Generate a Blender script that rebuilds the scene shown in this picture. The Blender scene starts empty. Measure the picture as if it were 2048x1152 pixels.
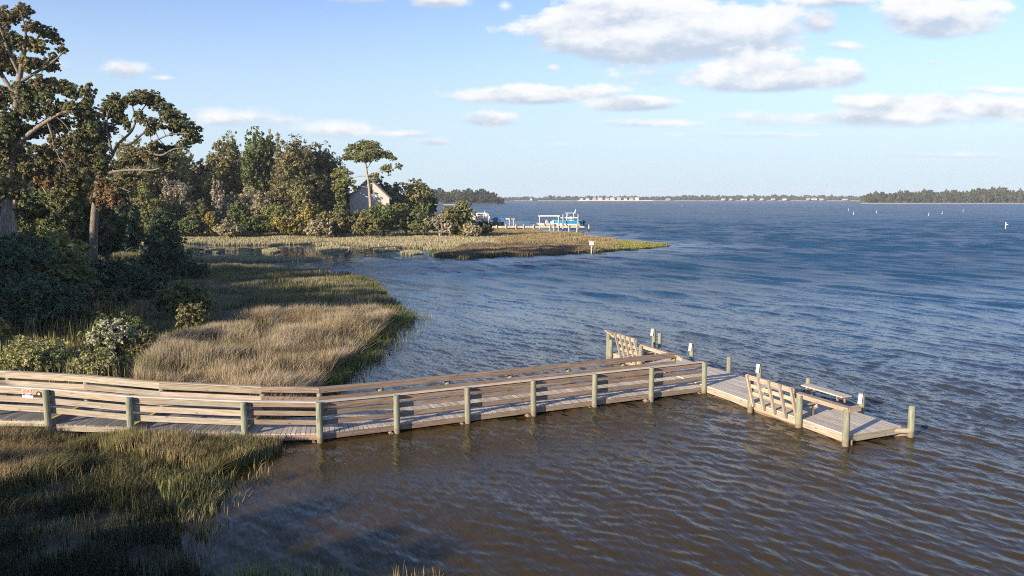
import bpy, math, random
import numpy as np
random.seed(7)
R = math.radians
C = bpy.context.scene.collection
sc = bpy.context.scene
# ------------------------------------------------------------------ camera
FPX, CAM_H, HOR = 1536.0, 7.5, 396.5
PITCH = math.atan((576 - HOR) / FPX)
cam = bpy.data.objects.new("camera", bpy.data.cameras.new("camera")); C.objects.link(cam)
cam.data.lens = 27.0; cam.data.sensor_width = 36.0
cam.data.clip_start = 0.2; cam.data.clip_end = 30000
cam.location = (0, 0, CAM_H); cam.rotation_euler = (math.pi / 2 - PITCH, 0, 0)
sc.camera = cam
sc.view_settings.view_transform = 'Standard'; sc.view_settings.look = 'None'
sc.view_settings.gamma = 1.0; sc.view_settings.exposure = 1.0
sc.cycles.max_bounces = 6; sc.cycles.diffuse_bounces = 2; sc.cycles.glossy_bounces = 2
sc.cycles.transmission_bounces = 3; sc.cycles.volume_bounces = 0
sc.cycles.caustics_reflective = False; sc.cycles.caustics_refractive = False
sc.cycles.use_denoising = False; sc.cycles.filter_width = 1.05

def ray(px, py):
    x = px - 1024.0; u = 576.0 - py
    return x, FPX * math.cos(PITCH) + u * math.sin(PITCH), -FPX * math.sin(PITCH) + u * math.cos(PITCH)
def P(px, py, z=0.0):
    x, y, w = ray(px, py); t = (z - CAM_H) / w
    return (x * t, y * t, z)
def PD(px, py, D):
    x, y, w = ray(px, py); t = D / y
    return (x * t, D, CAM_H + w * t)
def ppm(D):
    return FPX * math.cos(PITCH) / D

# ------------------------------------------------------------------ sun and sky
SUN_ELEV = R(15.5)
SUN_DIR = np.array([-0.724, -0.690, 0.0]); SUN_DIR /= np.linalg.norm(SUN_DIR)
to_sun = np.array([SUN_DIR[0] * math.cos(SUN_ELEV), SUN_DIR[1] * math.cos(SUN_ELEV), math.sin(SUN_ELEV)])
sun = bpy.data.objects.new("sun", bpy.data.lights.new("sun", 'SUN')); C.objects.link(sun)
sun.data.energy = 5.0; sun.data.angle = R(0.53); sun.data.color = (1.0, 0.83, 0.62)
from mathutils import Vector
sun.rotation_euler = Vector(to_sun).to_track_quat('Z', 'Y').to_euler(); sun.location = (-50, -50, 40)

def N(nt, typ, **kw):
    n = nt.nodes.new(typ)
    for k, v in kw.items():
        if k == 'inp':
            for i, val in v.items(): n.inputs[i].default_value = val
        else: setattr(n, k, v)
    return n
def math_n(nt, op, a, b=None, c=None, clamp=False):
    n = nt.nodes.new('ShaderNodeMath'); n.operation = op; n.use_clamp = clamp
    for i, v in enumerate((a, b, c)):
        if v is None: continue
        if hasattr(v, 'is_linked') or hasattr(v, 'links'): nt.links.new(v, n.inputs[i])
        else: n.inputs[i].default_value = v
    return n.outputs[0]
def mixc(nt, f, a, b, blend='MIX'):
    n = nt.nodes.new('ShaderNodeMix'); n.data_type = 'RGBA'; n.blend_type = blend
    for sock, v in ((n.inputs[0], f), (n.inputs[6], a), (n.inputs[7], b)):
        if hasattr(v, 'links'): nt.links.new(v, sock)
        else: sock.default_value = v if not isinstance(v, tuple) or len(v) == 4 else (*v, 1)
    return n.outputs[2]
def smooth(nt, v, a, b, o0=0.0, o1=1.0):
    n = nt.nodes.new('ShaderNodeMapRange'); n.interpolation_type = 'SMOOTHSTEP'
    nt.links.new(v, n.inputs[0])
    n.inputs[1].default_value = a; n.inputs[2].default_value = b
    n.inputs[3].default_value = o0; n.inputs[4].default_value = o1
    return n.outputs[0]

world = bpy.data.worlds.new("World"); sc.world = world; world.use_nodes = True
def build_world():
    nt = world.node_tree; nt.nodes.clear(); L = nt.links
    out = N(nt, 'ShaderNodeOutputWorld'); bg = N(nt, 'ShaderNodeBackground')
    bg.inputs[1].default_value = 0.112
    sky = N(nt, 'ShaderNodeTexSky'); sky.sky_type = 'NISHITA'; sky.sun_disc = False
    sky.sun_elevation = SUN_ELEV
    sky.sun_rotation = math.atan2(SUN_DIR[0], SUN_DIR[1])
    sky.air_density = 1.0; sky.dust_density = 0.3; sky.ozone_density = 1.6
    tc = N(nt, 'ShaderNodeTexCoord'); sp = N(nt, 'ShaderNodeSeparateXYZ')
    L.new(tc.outputs['Generated'], sp.inputs[0])
    # direction projected on a vertical plane ahead (u right, v up)
    ys = math_n(nt, 'MAXIMUM', sp.outputs[1], 0.05)
    u = math_n(nt, 'DIVIDE', sp.outputs[0], ys); v = math_n(nt, 'DIVIDE', sp.outputs[2], ys)
    cmb = N(nt, 'ShaderNodeCombineXYZ')
    L.new(u, cmb.inputs[0]); L.new(math_n(nt, 'MULTIPLY', v, 2.0), cmb.inputs[1])
    n1 = N(nt, 'ShaderNodeTexNoise'); n1.inputs['Scale'].default_value = 11; n1.inputs['Detail'].default_value = 9
    n1.inputs['Roughness'].default_value = 0.60; L.new(cmb.outputs[0], n1.inputs['Vector'])
    # same noise looked at a little towards the light: relief of the cloud tops
    off = N(nt, 'ShaderNodeVectorMath'); off.operation = 'ADD'; off.inputs[1].default_value = (-0.012, 0.03, 0)
    L.new(cmb.outputs[0], off.inputs[0])
    n2 = N(nt, 'ShaderNodeTexNoise'); n2.inputs['Scale'].default_value = 11; n2.inputs['Detail'].default_value = 5
    n2.inputs['Roughness'].default_value = 0.55; L.new(off.outputs[0], n2.inputs['Vector'])
    nn = math_n(nt, 'SUBTRACT', n1.outputs[0], 0.5)
    # blob group
    g = bpy.data.node_groups.new('cloud_blob', 'ShaderNodeTree')
    for nm in ('u', 'v', 'u0', 'v0', 'a', 'bu', 'bd', 'amp', 'n', 'F', 'S', 'W'):
        g.interface.new_socket(nm, in_out='INPUT', socket_type='NodeSocketFloat')
    for nm in ('F', 'S', 'W'): g.interface.new_socket(nm, in_out='OUTPUT', socket_type='NodeSocketFloat')
    gi = N(g, 'NodeGroupInput'); go = N(g, 'NodeGroupOutput'); I = gi.outputs
    du = math_n(g, 'DIVIDE', math_n(g, 'SUBTRACT', I['u'], I['u0']), I['a'])
    dv0 = math_n(g, 'SUBTRACT', I['v'], I['v0'])
    up = math_n(g, 'DIVIDE', math_n(g, 'MAXIMUM', dv0, 0.0), I['bu'])
    dn = math_n(g, 'DIVIDE', math_n(g, 'MINIMUM', dv0, 0.0), I['bd'])
    dv = math_n(g, 'ADD', up, dn)
    r = math_n(g, 'SQRT', math_n(g, 'ADD', math_n(g, 'MULTIPLY', du, du), math_n(g, 'MULTIPLY', dv, dv)))
    f = math_n(g, 'SUBTRACT', 1.0, r)
    # billowy above, smoother under the flat base
    na = math_n(g, 'MULTIPLY', I['n'], smooth(g, dv, -1.0, 0.2, 0.8, 2.1))
    f = math_n(g, 'ADD', f, na)
    fm = math_n(g, 'MULTIPLY', math_n(g, 'MAXIMUM', f, 0.0, clamp=True), I['amp'])
    w = math_n(g, 'MULTIPLY', fm, fm)
    g.links.new(math_n(g, 'MAXIMUM', I['F'], fm), go.inputs['F'])
    g.links.new(math_n(g, 'ADD', I['S'], math_n(g, 'MULTIPLY', w, dv)), go.inputs['S'])
    g.links.new(math_n(g, 'ADD', I['W'], w), go.inputs['W'])
    blobs = [(1330, 72, 285, 78, 62, 1.0), (1150, 62, 100, 50, 52, 1), (1470, 48, 150, 48, 42, 1), (1260, 20, 130, 45, 50, 1),
             (1500, 150, 230, 42, 36, 1), (1640, 152, 110, 28, 26, .8), (1640, 45, 45, 28, 24, .7),
             (1060, 190, 175, 22, 20, .85), (1270, 208, 110, 16, 16, .8), (980, 240, 68, 20, 16, .65),
             (1880, 38, 125, 50, 40, .85), (1960, 15, 70, 25, 22, .6), (1650, 2, 100, 18, 14, .6),
             (1830, 208, 150, 24, 24, .8), (1990, 215, 120, 18, 22, .75), (1720, 235, 330, 18, 24, .42), (1320, 247, 130, 12, 10, .35),
             (2010, 180, 110, 12, 12, .35), (250, 140, 55, 22, 22, .5), (322, 157, 30, 8, 7, .3), (880, 2, 70, 16, 16, .6), (720, -2, 70, 12, 10, .5),
             (470, 235, 130, 24, 22, .36), (560, 240, 60, 14, 14, .3), (680, 258, 130, 20, 20, .34), (870, 285, 50, 12, 10, .4), (800, 268, 90, 10, 9, .35),
             (1108, 135, 18, 9, 9, .4), (1380, 80, 30, 9, 9, .3), (110, 132, 40, 16, 14, .25), (1690, 92, 50, 12, 10, .35), (1867, 125, 22, 7, 6, .3),
             (1010, 12, 20, 14, 14, .3), (1900, 310, 200, 9, 8, .22), (1500, 270, 250, 9, 9, .2), (1150, 290, 180, 8, 8, .15), (700, 330, 220, 8, 8, .12),
             (-200, 120, 160, 50, 40, .8), (2300, 90, 160, 60, 50, .9), (2250, 250, 200, 20, 20, .6)]
    F = S = W = None
    for (px, py, a, bu, bd, amp) in blobs:
        x, y, w_ = ray(px, py); u0 = x / y; v0 = w_ / y
        n = N(nt, 'ShaderNodeGroup'); n.node_tree = g
        L.new(u, n.inputs['u']); L.new(v, n.inputs['v']); L.new(nn, n.inputs['n'])
        for k, val in (('u0', u0), ('v0', v0), ('a', a * 1.12 / FPX), ('bu', bu * 1.2 / FPX), ('bd', bd * 1.1 / FPX), ('amp', amp)):
            n.inputs[k].default_value = val
        if F is not None:
            L.new(F, n.inputs['F']); L.new(S, n.inputs['S']); L.new(W, n.inputs['W'])
        F, S, W = n.outputs['F'], n.outputs['S'], n.outputs['W']
    cover = smooth(nt, F, 0.02, 0.33)
    hgt = math_n(nt, 'DIVIDE', S, math_n(nt, 'MAXIMUM', W, 0.0005))
    rel = math_n(nt, 'SUBTRACT', n1.outputs[0], n2.outputs[0])
    lit = math_n(nt, 'ADD', hgt, math_n(nt, 'MULTIPLY', rel, 3.6))
    lit = smooth(nt, lit, -0.85, 0.55)
    ccol = mixc(nt, lit, CLOUD_LOW, CLOUD_HIGH)
    # a general veil that pales the sky towards the horizon
    el = math_n(nt, 'MAXIMUM', sp.outputs[2], 0.0)
    veil = smooth(nt, el, 0.0, 0.29, VEIL, 0.0)
    base = mixc(nt, 1.0, sky.outputs[0], SKY_TINT, 'MULTIPLY')
    base = mixc(nt, veil, base, VEIL_COL)
    fin = mixc(nt, math_n(nt, 'MULTIPLY', cover, 0.93), base, ccol)
    L.new(fin, bg.inputs[0]); L.new(bg.outputs[0], out.inputs[0])
SKY_TINT = (0.80, 0.82, 1.05)
VEIL = 0.95; VEIL_COL = (2.85, 3.58, 4.15)
CLOUD_LOW = (2.55, 2.95, 3.5); CLOUD_HIGH = (4.5, 4.5, 4.5)
build_world()

# ------------------------------------------------------------------ materials
def newmat(name):
    m = bpy.data.materials.new(name); m.use_nodes = True; nt = m.node_tree; nt.nodes.clear()
    out = N(nt, 'ShaderNodeOutputMaterial'); b = N(nt, 'ShaderNodeBsdfPrincipled')
    nt.links.new(b.outputs[0], out.inputs[0]); return m, nt, b, out
def mat_plain(name, col, rough=0.6, metal=0.0, noise=0.12, scale=3.0):
    m, nt, b, out = newmat(name)
    tc = N(nt, 'ShaderNodeTexCoord'); n = N(nt, 'ShaderNodeTexNoise'); n.inputs['Scale'].default_value = scale; n.inputs['Detail'].default_value = 4
    nt.links.new(tc.outputs['Object'], n.inputs['Vector'])
    c = mixc(nt, smooth(nt, n.outputs[0], 0.3, 0.7), tuple(max(0, x * (1 - noise)) for x in col), tuple(min(1, x * (1 + noise)) for x in col))
    nt.links.new(c, b.inputs['Base Color']); b.inputs['Roughness'].default_value = rough; b.inputs['Metallic'].default_value = metal
    return m
def mat_leaf(name, trans=0.3):
    m, nt, b, out = newmat(name)
    at = N(nt, 'ShaderNodeAttribute', attribute_name='Col')
    nt.links.new(at.outputs['Color'], b.inputs['Base Color']); b.inputs['Roughness'].default_value = 0.65
    b.inputs['Specular IOR Level'].default_value = 0.25
    t = N(nt, 'ShaderNodeBsdfTranslucent'); nt.links.new(at.outputs['Color'], t.inputs[0])
    mx = N(nt, 'ShaderNodeMixShader'); mx.inputs[0].default_value = trans
    nt.links.new(b.outputs[0], mx.inputs[1]); nt.links.new(t.outputs[0], mx.inputs[2]); nt.links.new(mx.outputs[0], out.inputs[0])
    return m
def mat_bark():
    m, nt, b, out = newmat('bark')
    at = N(nt, 'ShaderNodeAttribute', attribute_name='Col')
    tc = N(nt, 'ShaderNodeTexCoord'); mp = N(nt, 'ShaderNodeMapping'); mp.inputs['Scale'].default_value = (6, 6, 1.5)
    n = N(nt, 'ShaderNodeTexNoise'); n.inputs['Scale'].default_value = 2; n.inputs['Detail'].default_value = 6
    nt.links.new(tc.outputs['Object'], mp.inputs[0]); nt.links.new(mp.outputs[0], n.inputs['Vector'])
    k = smooth(nt, n.outputs[0], 0.3, 0.7, 0.5, 1.35)
    c = mixc(nt, 1.0, at.outputs['Color'], k, 'MULTIPLY')
    nt.links.new(c, b.inputs['Base Color']); b.inputs['Roughness'].default_value = 0.9
    bp = N(nt, 'ShaderNodeBump'); bp.inputs['Strength'].default_value = 0.6; bp.inputs['Distance'].default_value = 0.05
    nt.links.new(n.outputs[0], bp.inputs['Height']); nt.links.new(bp.outputs[0], b.inputs['Normal'])
    return m
def mat_wood(name, light, dark, warm, warm_amt=0.5, greying=0.5):
    """boards: UV u along the board in metres, v across"""
    m, nt, b, out = newmat(name); L = nt.links
    uv = N(nt, 'ShaderNodeUVMap'); uv.uv_map = 'UVMap'
    mp = N(nt, 'ShaderNodeMapping'); mp.inputs['Scale'].default_value = (1.3, 38, 1); L.new(uv.outputs[0], mp.inputs[0])
    n = N(nt, 'ShaderNodeTexNoise'); n.inputs['Scale'].default_value = 1.0; n.inputs['Detail'].default_value = 7; n.inputs['Distortion'].default_value = 0.9
    L.new(mp.outputs[0], n.inputs['Vector'])
    mp2 = N(nt, 'ShaderNodeMapping'); mp2.inputs['Scale'].default_value = (0.9, 5, 1); L.new(uv.outputs[0], mp2.inputs[0])
    n2 = N(nt, 'ShaderNodeTexNoise'); n2.inputs['Scale'].default_value = 1.0; n2.inputs['Detail'].default_value = 5; L.new(mp2.outputs[0], n2.inputs['Vector'])
    c = mixc(nt, smooth(nt, n.outputs[0], 0.32, 0.66), dark, light)
    c = mixc(nt, math_n(nt, 'MULTIPLY', smooth(nt, n2.outputs[0], 0.45, 0.72), warm_amt), c, warm)
    # knots
    vo = N(nt, 'ShaderNodeTexVoronoi'); mp3 = N(nt, 'ShaderNodeMapping'); mp3.inputs['Scale'].default_value = (1.6, 5.0, 1)
    L.new(uv.outputs[0], mp3.inputs[0]); L.new(mp3.outputs[0], vo.inputs['Vector']); vo.inputs['Scale'].default_value = 1.0
    kn = smooth(nt, vo.outputs[0], 0.06, 0.13, 0.75, 0.0)
    c = mixc(nt, kn, c, tuple(x * 0.35 for x in dark))
    at = N(nt, 'ShaderNodeAttribute', attribute_name='Col')
    c = mixc(nt, 1.0, c, at.outputs['Color'], 'MULTIPLY')
    L.new(c, b.inputs['Base Color']); b.inputs['Roughness'].default_value = 0.85; b.inputs['Specular IOR Level'].default_value = 0.25
    bp = N(nt, 'ShaderNodeBump'); bp.inputs['Strength'].default_value = 0.5; bp.inputs['Distance'].default_value = 0.004
    L.new(n.outputs[0], bp.inputs['Height']); L.new(bp.outputs[0], b.inputs['Normal'])
    return m
def mat_post():
    m, nt, b, out = newmat('treated_pile'); L = nt.links
    tc = N(nt, 'ShaderNodeTexCoord'); ge = N(nt, 'ShaderNodeNewGeometry'); sp = N(nt, 'ShaderNodeSeparateXYZ'); L.new(ge.outputs['Position'], sp.inputs[0])
    mp = N(nt, 'ShaderNodeMapping'); mp.inputs['Scale'].default_value = (22, 22, 2.2); L.new(ge.outputs['Position'], mp.inputs[0])
    n = N(nt, 'ShaderNodeTexNoise'); n.inputs['Scale'].default_value = 1; n.inputs['Detail'].default_value = 6; L.new(mp.outputs[0], n.inputs['Vector'])
    n3 = N(nt, 'ShaderNodeTexNoise'); n3.inputs['Scale'].default_value = 4; n3.inputs['Detail'].default_value = 3; L.new(ge.outputs['Position'], n3.inputs['Vector'])
    c = mixc(nt, smooth(nt, n.outputs[0], 0.3, 0.7), (0.12, 0.14, 0.095), (0.28, 0.305, 0.225))
    c = mixc(nt, smooth(nt, n3.outputs[0], 0.45, 0.75, 0, 0.6), c, (0.30, 0.28, 0.20))
    # algae and wet band at the waterline
    zz = math_n(nt, 'ADD', sp.outputs[2], math_n(nt, 'MULTIPLY', n3.outputs[0], 0.10))
    c = mixc(nt, smooth(nt, zz, 0.17, 0.27, 0.9, 0.0), c, (0.075, 0.06, 0.035))
    c = mixc(nt, smooth(nt, zz, 0.2, 0.34, 0.4, 0.0), c, (0.3, 0.25, 0.16))
    oi = N(nt, 'ShaderNodeObjectInfo'); c = mixc(nt, math_n(nt, 'MULTIPLY', oi.outputs['Random'], 0.55), c, (0.20, 0.185, 0.145))
    L.new(c, b.inputs['Base Color']); b.inputs['Roughness'].default_value = 0.85
    bp = N(nt, 'ShaderNodeBump'); bp.inputs['Strength'].default_value = 0.6; bp.inputs['Distance'].default_value = 0.01
    L.new(n.outputs[0], bp.inputs['Height']); L.new(bp.outputs[0], b.inputs['Normal'])
    return m
WAVE_SLOPE = 1.0; FAR_ROUGH = 0.34
def mat_water():
    m, nt, b, out = newmat('water'); L = nt.links
    ge = N(nt, 'ShaderNodeNewGeometry'); sp = N(nt, 'ShaderNodeSeparateXYZ'); L.new(ge.outputs['Position'], sp.inputs[0])
    n0 = N(nt, 'ShaderNodeTexNoise'); n0.inputs['Scale'].default_value = 0.09; n0.inputs['Detail'].default_value = 3; L.new(ge.outputs['Position'], n0.inputs['Vector'])
    # muddy shallows by the shore, deeper water bluer with sky reflection painted in
    yy = math_n(nt, 'ADD', math_n(nt, 'MULTIPLY', sp.outputs[0], 0.45), sp.outputs[1])
    yy = math_n(nt, 'ADD', yy, math_n(nt, 'MULTIPLY', n0.outputs[0], 26))
    deep = smooth(nt, yy, 34, 76)
    col = mixc(nt, deep, (0.052, 0.035, 0.0095), (0.006, 0.054, 0.118))
    n1 = N(nt, 'ShaderNodeTexNoise'); n1.inputs['Scale'].default_value = 0.6; n1.inputs['Detail'].default_value = 4; L.new(ge.outputs['Position'], n1.inputs['Vector'])
    col = mixc(nt, smooth(nt, n1.outputs[0], 0.3, 0.7, 0.0, 0.35), col, (0.028, 0.020, 0.010))
    L.new(col, b.inputs['Base Color']); b.inputs['IOR'].default_value = 1.333; L.new(smooth(nt, yy, 30, 70, 0.30, 0.33), b.inputs['Specular IOR Level'])
    b.inputs['Roughness'].default_value = 0.06
    rot = N(nt, 'ShaderNodeMapping'); rot.inputs['Rotation'].default_value = (0, 0, R(60)); L.new(ge.outputs['Position'], rot.inputs[0])
    def slopes(sx, sy, detail, kx, ky, rough=0.6, dist=0.5):
        """wavelet slopes (world x, y) from a noise stretched along the crests"""
        mp = N(nt, 'ShaderNodeMapping'); mp.inputs['Scale'].default_value = (sx, sy, 1); L.new(rot.outputs[0], mp.inputs[0])
        n = N(nt, 'ShaderNodeTexNoise'); n.inputs['Scale'].default_value = 1; n.inputs['Detail'].default_value = detail; n.inputs['Roughness'].default_value = rough
        n.inputs['Distortion'].default_value = dist; L.new(mp.outputs[0], n.inputs['Vector'])
        sb = N(nt, 'ShaderNodeVectorMath'); sb.operation = 'SUBTRACT'; sb.inputs[1].default_value = (.5, .5, .5); L.new(n.outputs['Color'], sb.inputs[0])
        ml = N(nt, 'ShaderNodeVectorMath'); ml.operation = 'MULTIPLY'; ml.inputs[1].default_value = (kx, ky, 0); L.new(sb.outputs[0], ml.inputs[0]); return ml.outputs[0]
    def vadd(a, b_):
        n = N(nt, 'ShaderNodeVectorMath'); n.operation = 'ADD'; L.new(a, n.inputs[0]); L.new(b_, n.inputs[1]); return n.outputs[0]
    def vscale(a, f):
        n = N(nt, 'ShaderNodeVectorMath'); n.operation = 'SCALE'; L.new(a, n.inputs[0]); 
        if hasattr(f, 'links'): L.new(f, n.inputs['Scale'])
        else: n.inputs['Scale'].default_value = f
        return n.outputs[0]
    mpg = N(nt, 'ShaderNodeMapping'); mpg.inputs['Scale'].default_value = (0.02, 0.045, 1); L.new(ge.outputs['Position'], mpg.inputs[0])
    ng = N(nt, 'ShaderNodeTexNoise'); ng.inputs['Scale'].default_value = 1; ng.inputs['Detail'].default_value = 5; L.new(mpg.outputs[0], ng.inputs['Vector'])
    gust = smooth(nt, ng.outputs[0], 0.3, 0.7, 0.7, 1.3)
    at = N(nt, 'ShaderNodeAttribute', attribute_name='calm')   # 0 sheltered .. 1 open
    open_ = at.outputs['Fac']
    farw = smooth(nt, sp.outputs[1], 24, 85)
    fine = vadd(slopes(4.0, 22, 3, .95, .80), slopes(2.2, 11, 2, .5, .5))
    mid = slopes(1.0, 6.0, 3, .40, .36)
    far = slopes(0.16, 0.60, 6, .9, 1.0, .68)
    vfar = slopes(0.03, 0.12, 5, .7, .8, .6)
    sl = vadd(vscale(fine, math_n(nt, 'SUBTRACT', 1.0, math_n(nt, 'MULTIPLY', farw, .3))), mid)
    sl = vadd(sl, vscale(vadd(far, vfar), farw))
    amt = math_n(nt, 'MULTIPLY', gust, math_n(nt, 'ADD', math_n(nt, 'MULTIPLY', open_, 0.93), 0.07))
    sl = vscale(sl, math_n(nt, 'MULTIPLY', amt, WAVE_SLOPE))
    nv = vadd(ge.outputs['Normal'], sl)
    nn_ = N(nt, 'ShaderNodeVectorMath'); nn_.operation = 'NORMALIZE'; L.new(nv, nn_.inputs[0]); L.new(nn_.outputs[0], b.inputs['Normal'])
    L.new(math_n(nt, 'ADD', 0.03, math_n(nt, 'MULTIPLY', math_n(nt, 'MULTIPLY', farw, open_), FAR_ROUGH)), b.inputs['Roughness'])
    return m
def mat_ground():
    m, nt, b, out = newmat('marsh_mud'); L = nt.links
    ge = N(nt, 'ShaderNodeNewGeometry')
    n = N(nt, 'ShaderNodeTexNoise'); n.inputs['Scale'].default_value = 1.2; n.inputs['Detail'].default_value = 8; L.new(ge.outputs['Position'], n.inputs['Vector'])
    c = mixc(nt, smooth(nt, n.outputs[0], 0.35, 0.65), (0.045, 0.038, 0.022), (0.12, 0.105, 0.055))
    L.new(c, b.inputs['Base Color']); b.inputs['Roughness'].default_value = 0.95
    bp = N(nt, 'ShaderNodeBump'); bp.inputs['Strength'].default_value = 0.7; bp.inputs['Distance'].default_value = 0.1
    L.new(n.outputs[0], bp.inputs['Height']); L.new(bp.outputs[0], b.inputs['Normal'])
    return m
LEAF = mat_leaf('foliage'); GRASS = mat_leaf('grass_blades', 0.2); BARK = mat_bark()
WOOD = mat_wood('weathered_board', (0.43, 0.38, 0.305), (0.235, 0.195, 0.15), (0.33, 0.24, 0.16), 0.45)
WOODB = mat_wood('brown_board', (0.31, 0.245, 0.195), (0.155, 0.112, 0.085), (0.26, 0.165, 0.115), 0.55)
DECK = mat_wood('deck_board', (0.56, 0.51, 0.44), (0.38, 0.335, 0.28), (0.43, 0.35, 0.27), 0.35)
DECKG = mat_wood('old_deck_board', (0.26, 0.245, 0.225), (0.12, 0.115, 0.105), (0.19, 0.165, 0.135), 0.3)
POST = mat_post(); WATER = mat_water(); GROUND = mat_ground()
YEL = mat_plain('yellow_paint', (0.62, 0.44, 0.03), 0.7)
WHITE = mat_plain('white_paint', (0.78, 0.78, 0.76), 0.4, noise=0.04)
BLACK = mat_plain('black_paint', (0.015, 0.015, 0.017), 0.4)
RED = mat_plain('red_paint', (0.42, 0.02, 0.05), 0.5)
DULLW = mat_plain('weathered_white', (0.52, 0.51, 0.47), 0.6)
SAND = mat_plain('sand', (0.50, 0.44, 0.34), 0.95)

# ------------------------------------------------------------------ mesh helpers
class MB:
    def __init__(s): s.v = []; s.f = []; s.uv = []; s.c = []; s.col = (1, 1, 1)
    def quad_box(s, o, ax, ay, az, uvoff=None):
        """o = corner; ax length axis, ay width, az height (vectors)"""
        o, ax, ay, az = map(np.array, (o, ax, ay, az)); b = len(s.v)
        for k in range(8): s.v.append(o + ax * (k & 1) + ay * (k >> 1 & 1) + az * (k >> 2 & 1)); s.c.append(s.col)
        l, w, h = np.linalg.norm(ax), np.linalg.norm(ay), np.linalg.norm(az)
        if uvoff is None: uvoff = (random.random() * 40, random.random() * 40)
        U, V = uvoff
        hand = np.dot(np.cross(ax, ay), az) > 0
        for idx, st in (((0, 2, 3, 1), 0), ((4, 5, 7, 6), 1), ((0, 1, 5, 4), 2), ((2, 6, 7, 3), 3), ((0, 4, 6, 2), 4), ((1, 3, 7, 5), 5)):
            uv = []
            for k in idx:
                a, bb, c = k & 1, k >> 1 & 1, k >> 2 & 1
                if st < 2: uv.append((U + a * l, V + bb * w + st))
                elif st < 4: uv.append((U + a * l, V + c * h + st * .7))
                else: uv.append((U + bb * w * .1, V + c * h))
            if not hand: idx = idx[::-1]; uv = uv[::-1]
            s.f.append(tuple(b + k for k in idx)); s.uv += uv
    def beam(s, p0, p1, w, h, side=None, at='top'):
        """board from p0 to p1; w sideways, h vertical; p on its top centre (or centre)"""
        p0 = np.array(p0, float); p1 = np.array(p1, float); ax = p1 - p0
        if side is None: side = np.cross(ax, (0, 0, 1.0))
        side = np.array(side, float); side /= np.linalg.norm(side)
        up = np.cross(side, ax); up /= np.linalg.norm(up)
        if up[2] < 0: up = -up
        dz = h if at == 'top' else h / 2
        s.quad_box(p0 - side * w / 2 - up * dz, ax, side * w, up * h)
    def tube(s, pts, rad, n=8, cap=True):
        pts = [np.array(p, float) for p in pts]; b0 = len(s.v); base = random.random() * 6
        prev = None
        for i, p in enumerate(pts):
            t = pts[min(i + 1, len(pts) - 1)] - pts[max(i - 1, 0)]; t /= (np.linalg.norm(t) + 1e-9)
            if prev is None:
                a = np.cross(t, (0.31, 0.9, 0.2)); 
                if np.linalg.norm(a) < 1e-3: a = np.cross(t, (1, 0, 0))
            else: a = prev - t * np.dot(prev, t)
            a /= np.linalg.norm(a); prev = a; b = np.cross(t, a)
            for k in range(n):
                th = 2 * math.pi * k / n + base * 0
                s.v.append(p + (a * math.cos(th) + b * math.sin(th)) * rad[i]); s.c.append(s.col)
        for i in range(len(pts) - 1):
            for k in range(n):
                k2 = (k + 1) % n
                s.f.append((b0 + i * n + k, b0 + i * n + k2, b0 + (i + 1) * n + k2, b0 + (i + 1) * n + k))
                s.uv += [(i, k / n), (i, (k + 1) / n), (i + 1, (k + 1) / n), (i + 1, k / n)]
        if cap:
            f = tuple(b0 + (len(pts) - 1) * n + k for k in range(n)); s.f.append(f); s.uv += [(0, 0)] * n
            f = tuple(b0 + k for k in range(n))[::-1]; s.f.append(f); s.uv += [(0, 0)] * n
    def poly(s, pts):
        b = len(s.v)
        for p in pts: s.v.append(np.array(p, float)); s.c.append(s.col)
        s.f.append(tuple(range(b, b + len(pts)))); s.uv += [(0, 0)] * len(pts)
    def prism(s, pts, d):
        """polygon pts extruded by vector d"""
        d = np.array(d, float); pts = [np.array(p, float) for p in pts]; n = len(pts); b = len(s.v)
        for p in pts: s.v.append(p); s.c.append(s.col)
        for p in pts: s.v.append(p + d); s.c.append(s.col)
        nrm = np.cross(pts[1] - pts[0], pts[2] - pts[1])
        fs = [tuple(range(b, b + n)), tuple(range(b + n, b + 2 * n))[::-1]]
        for k in range(n):
            k2 = (k + 1) % n; fs.append((b + k2, b + k, b + n + k, b + n + k2))
        if np.dot(nrm, d) > 0: fs = [f[::-1] for f in fs]
        for f in fs: s.f.append(f); s.uv += [(0, 0)] * len(f)

def set_col(me, cols):
    a = me.attributes.new('Col', 'FLOAT_COLOR', 'POINT')
    c = np.ones((len(cols), 4), np.float32); c[:, :3] = cols; a.data.foreach_set('color', c.ravel())
def place(o, loc, parent):
    C.objects.link(o)
    if parent is not None: o.parent = parent
    else: o.location = loc
    return o
ROOTLOC = {}
def obj(name, mb, mat, parent=None, loc=None, smooth_=False):
    v = np.array(mb.v, float)
    if parent is not None: off = ROOTLOC[parent.name]
    elif loc is None: off = np.array([(v[:, 0].min() + v[:, 0].max()) / 2, (v[:, 1].min() + v[:, 1].max()) / 2, v[:, 2].min()])
    else: off = np.array(loc, float)
    me = bpy.data.meshes.new(name); me.from_pydata((v - off).tolist(), [], mb.f)
    uvl = me.uv_layers.new(name='UVMap'); uvl.data.foreach_set('uv', np.array(mb.uv, np.float32).ravel())
    set_col(me, np.array(mb.c)); me.materials.append(mat)
    if smooth_: me.polygons.foreach_set('use_smooth', [True] * len(me.polygons))
    o = bpy.data.objects.new(name, me); place(o, off, parent); ROOTLOC[o.name] = off
    return o
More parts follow.
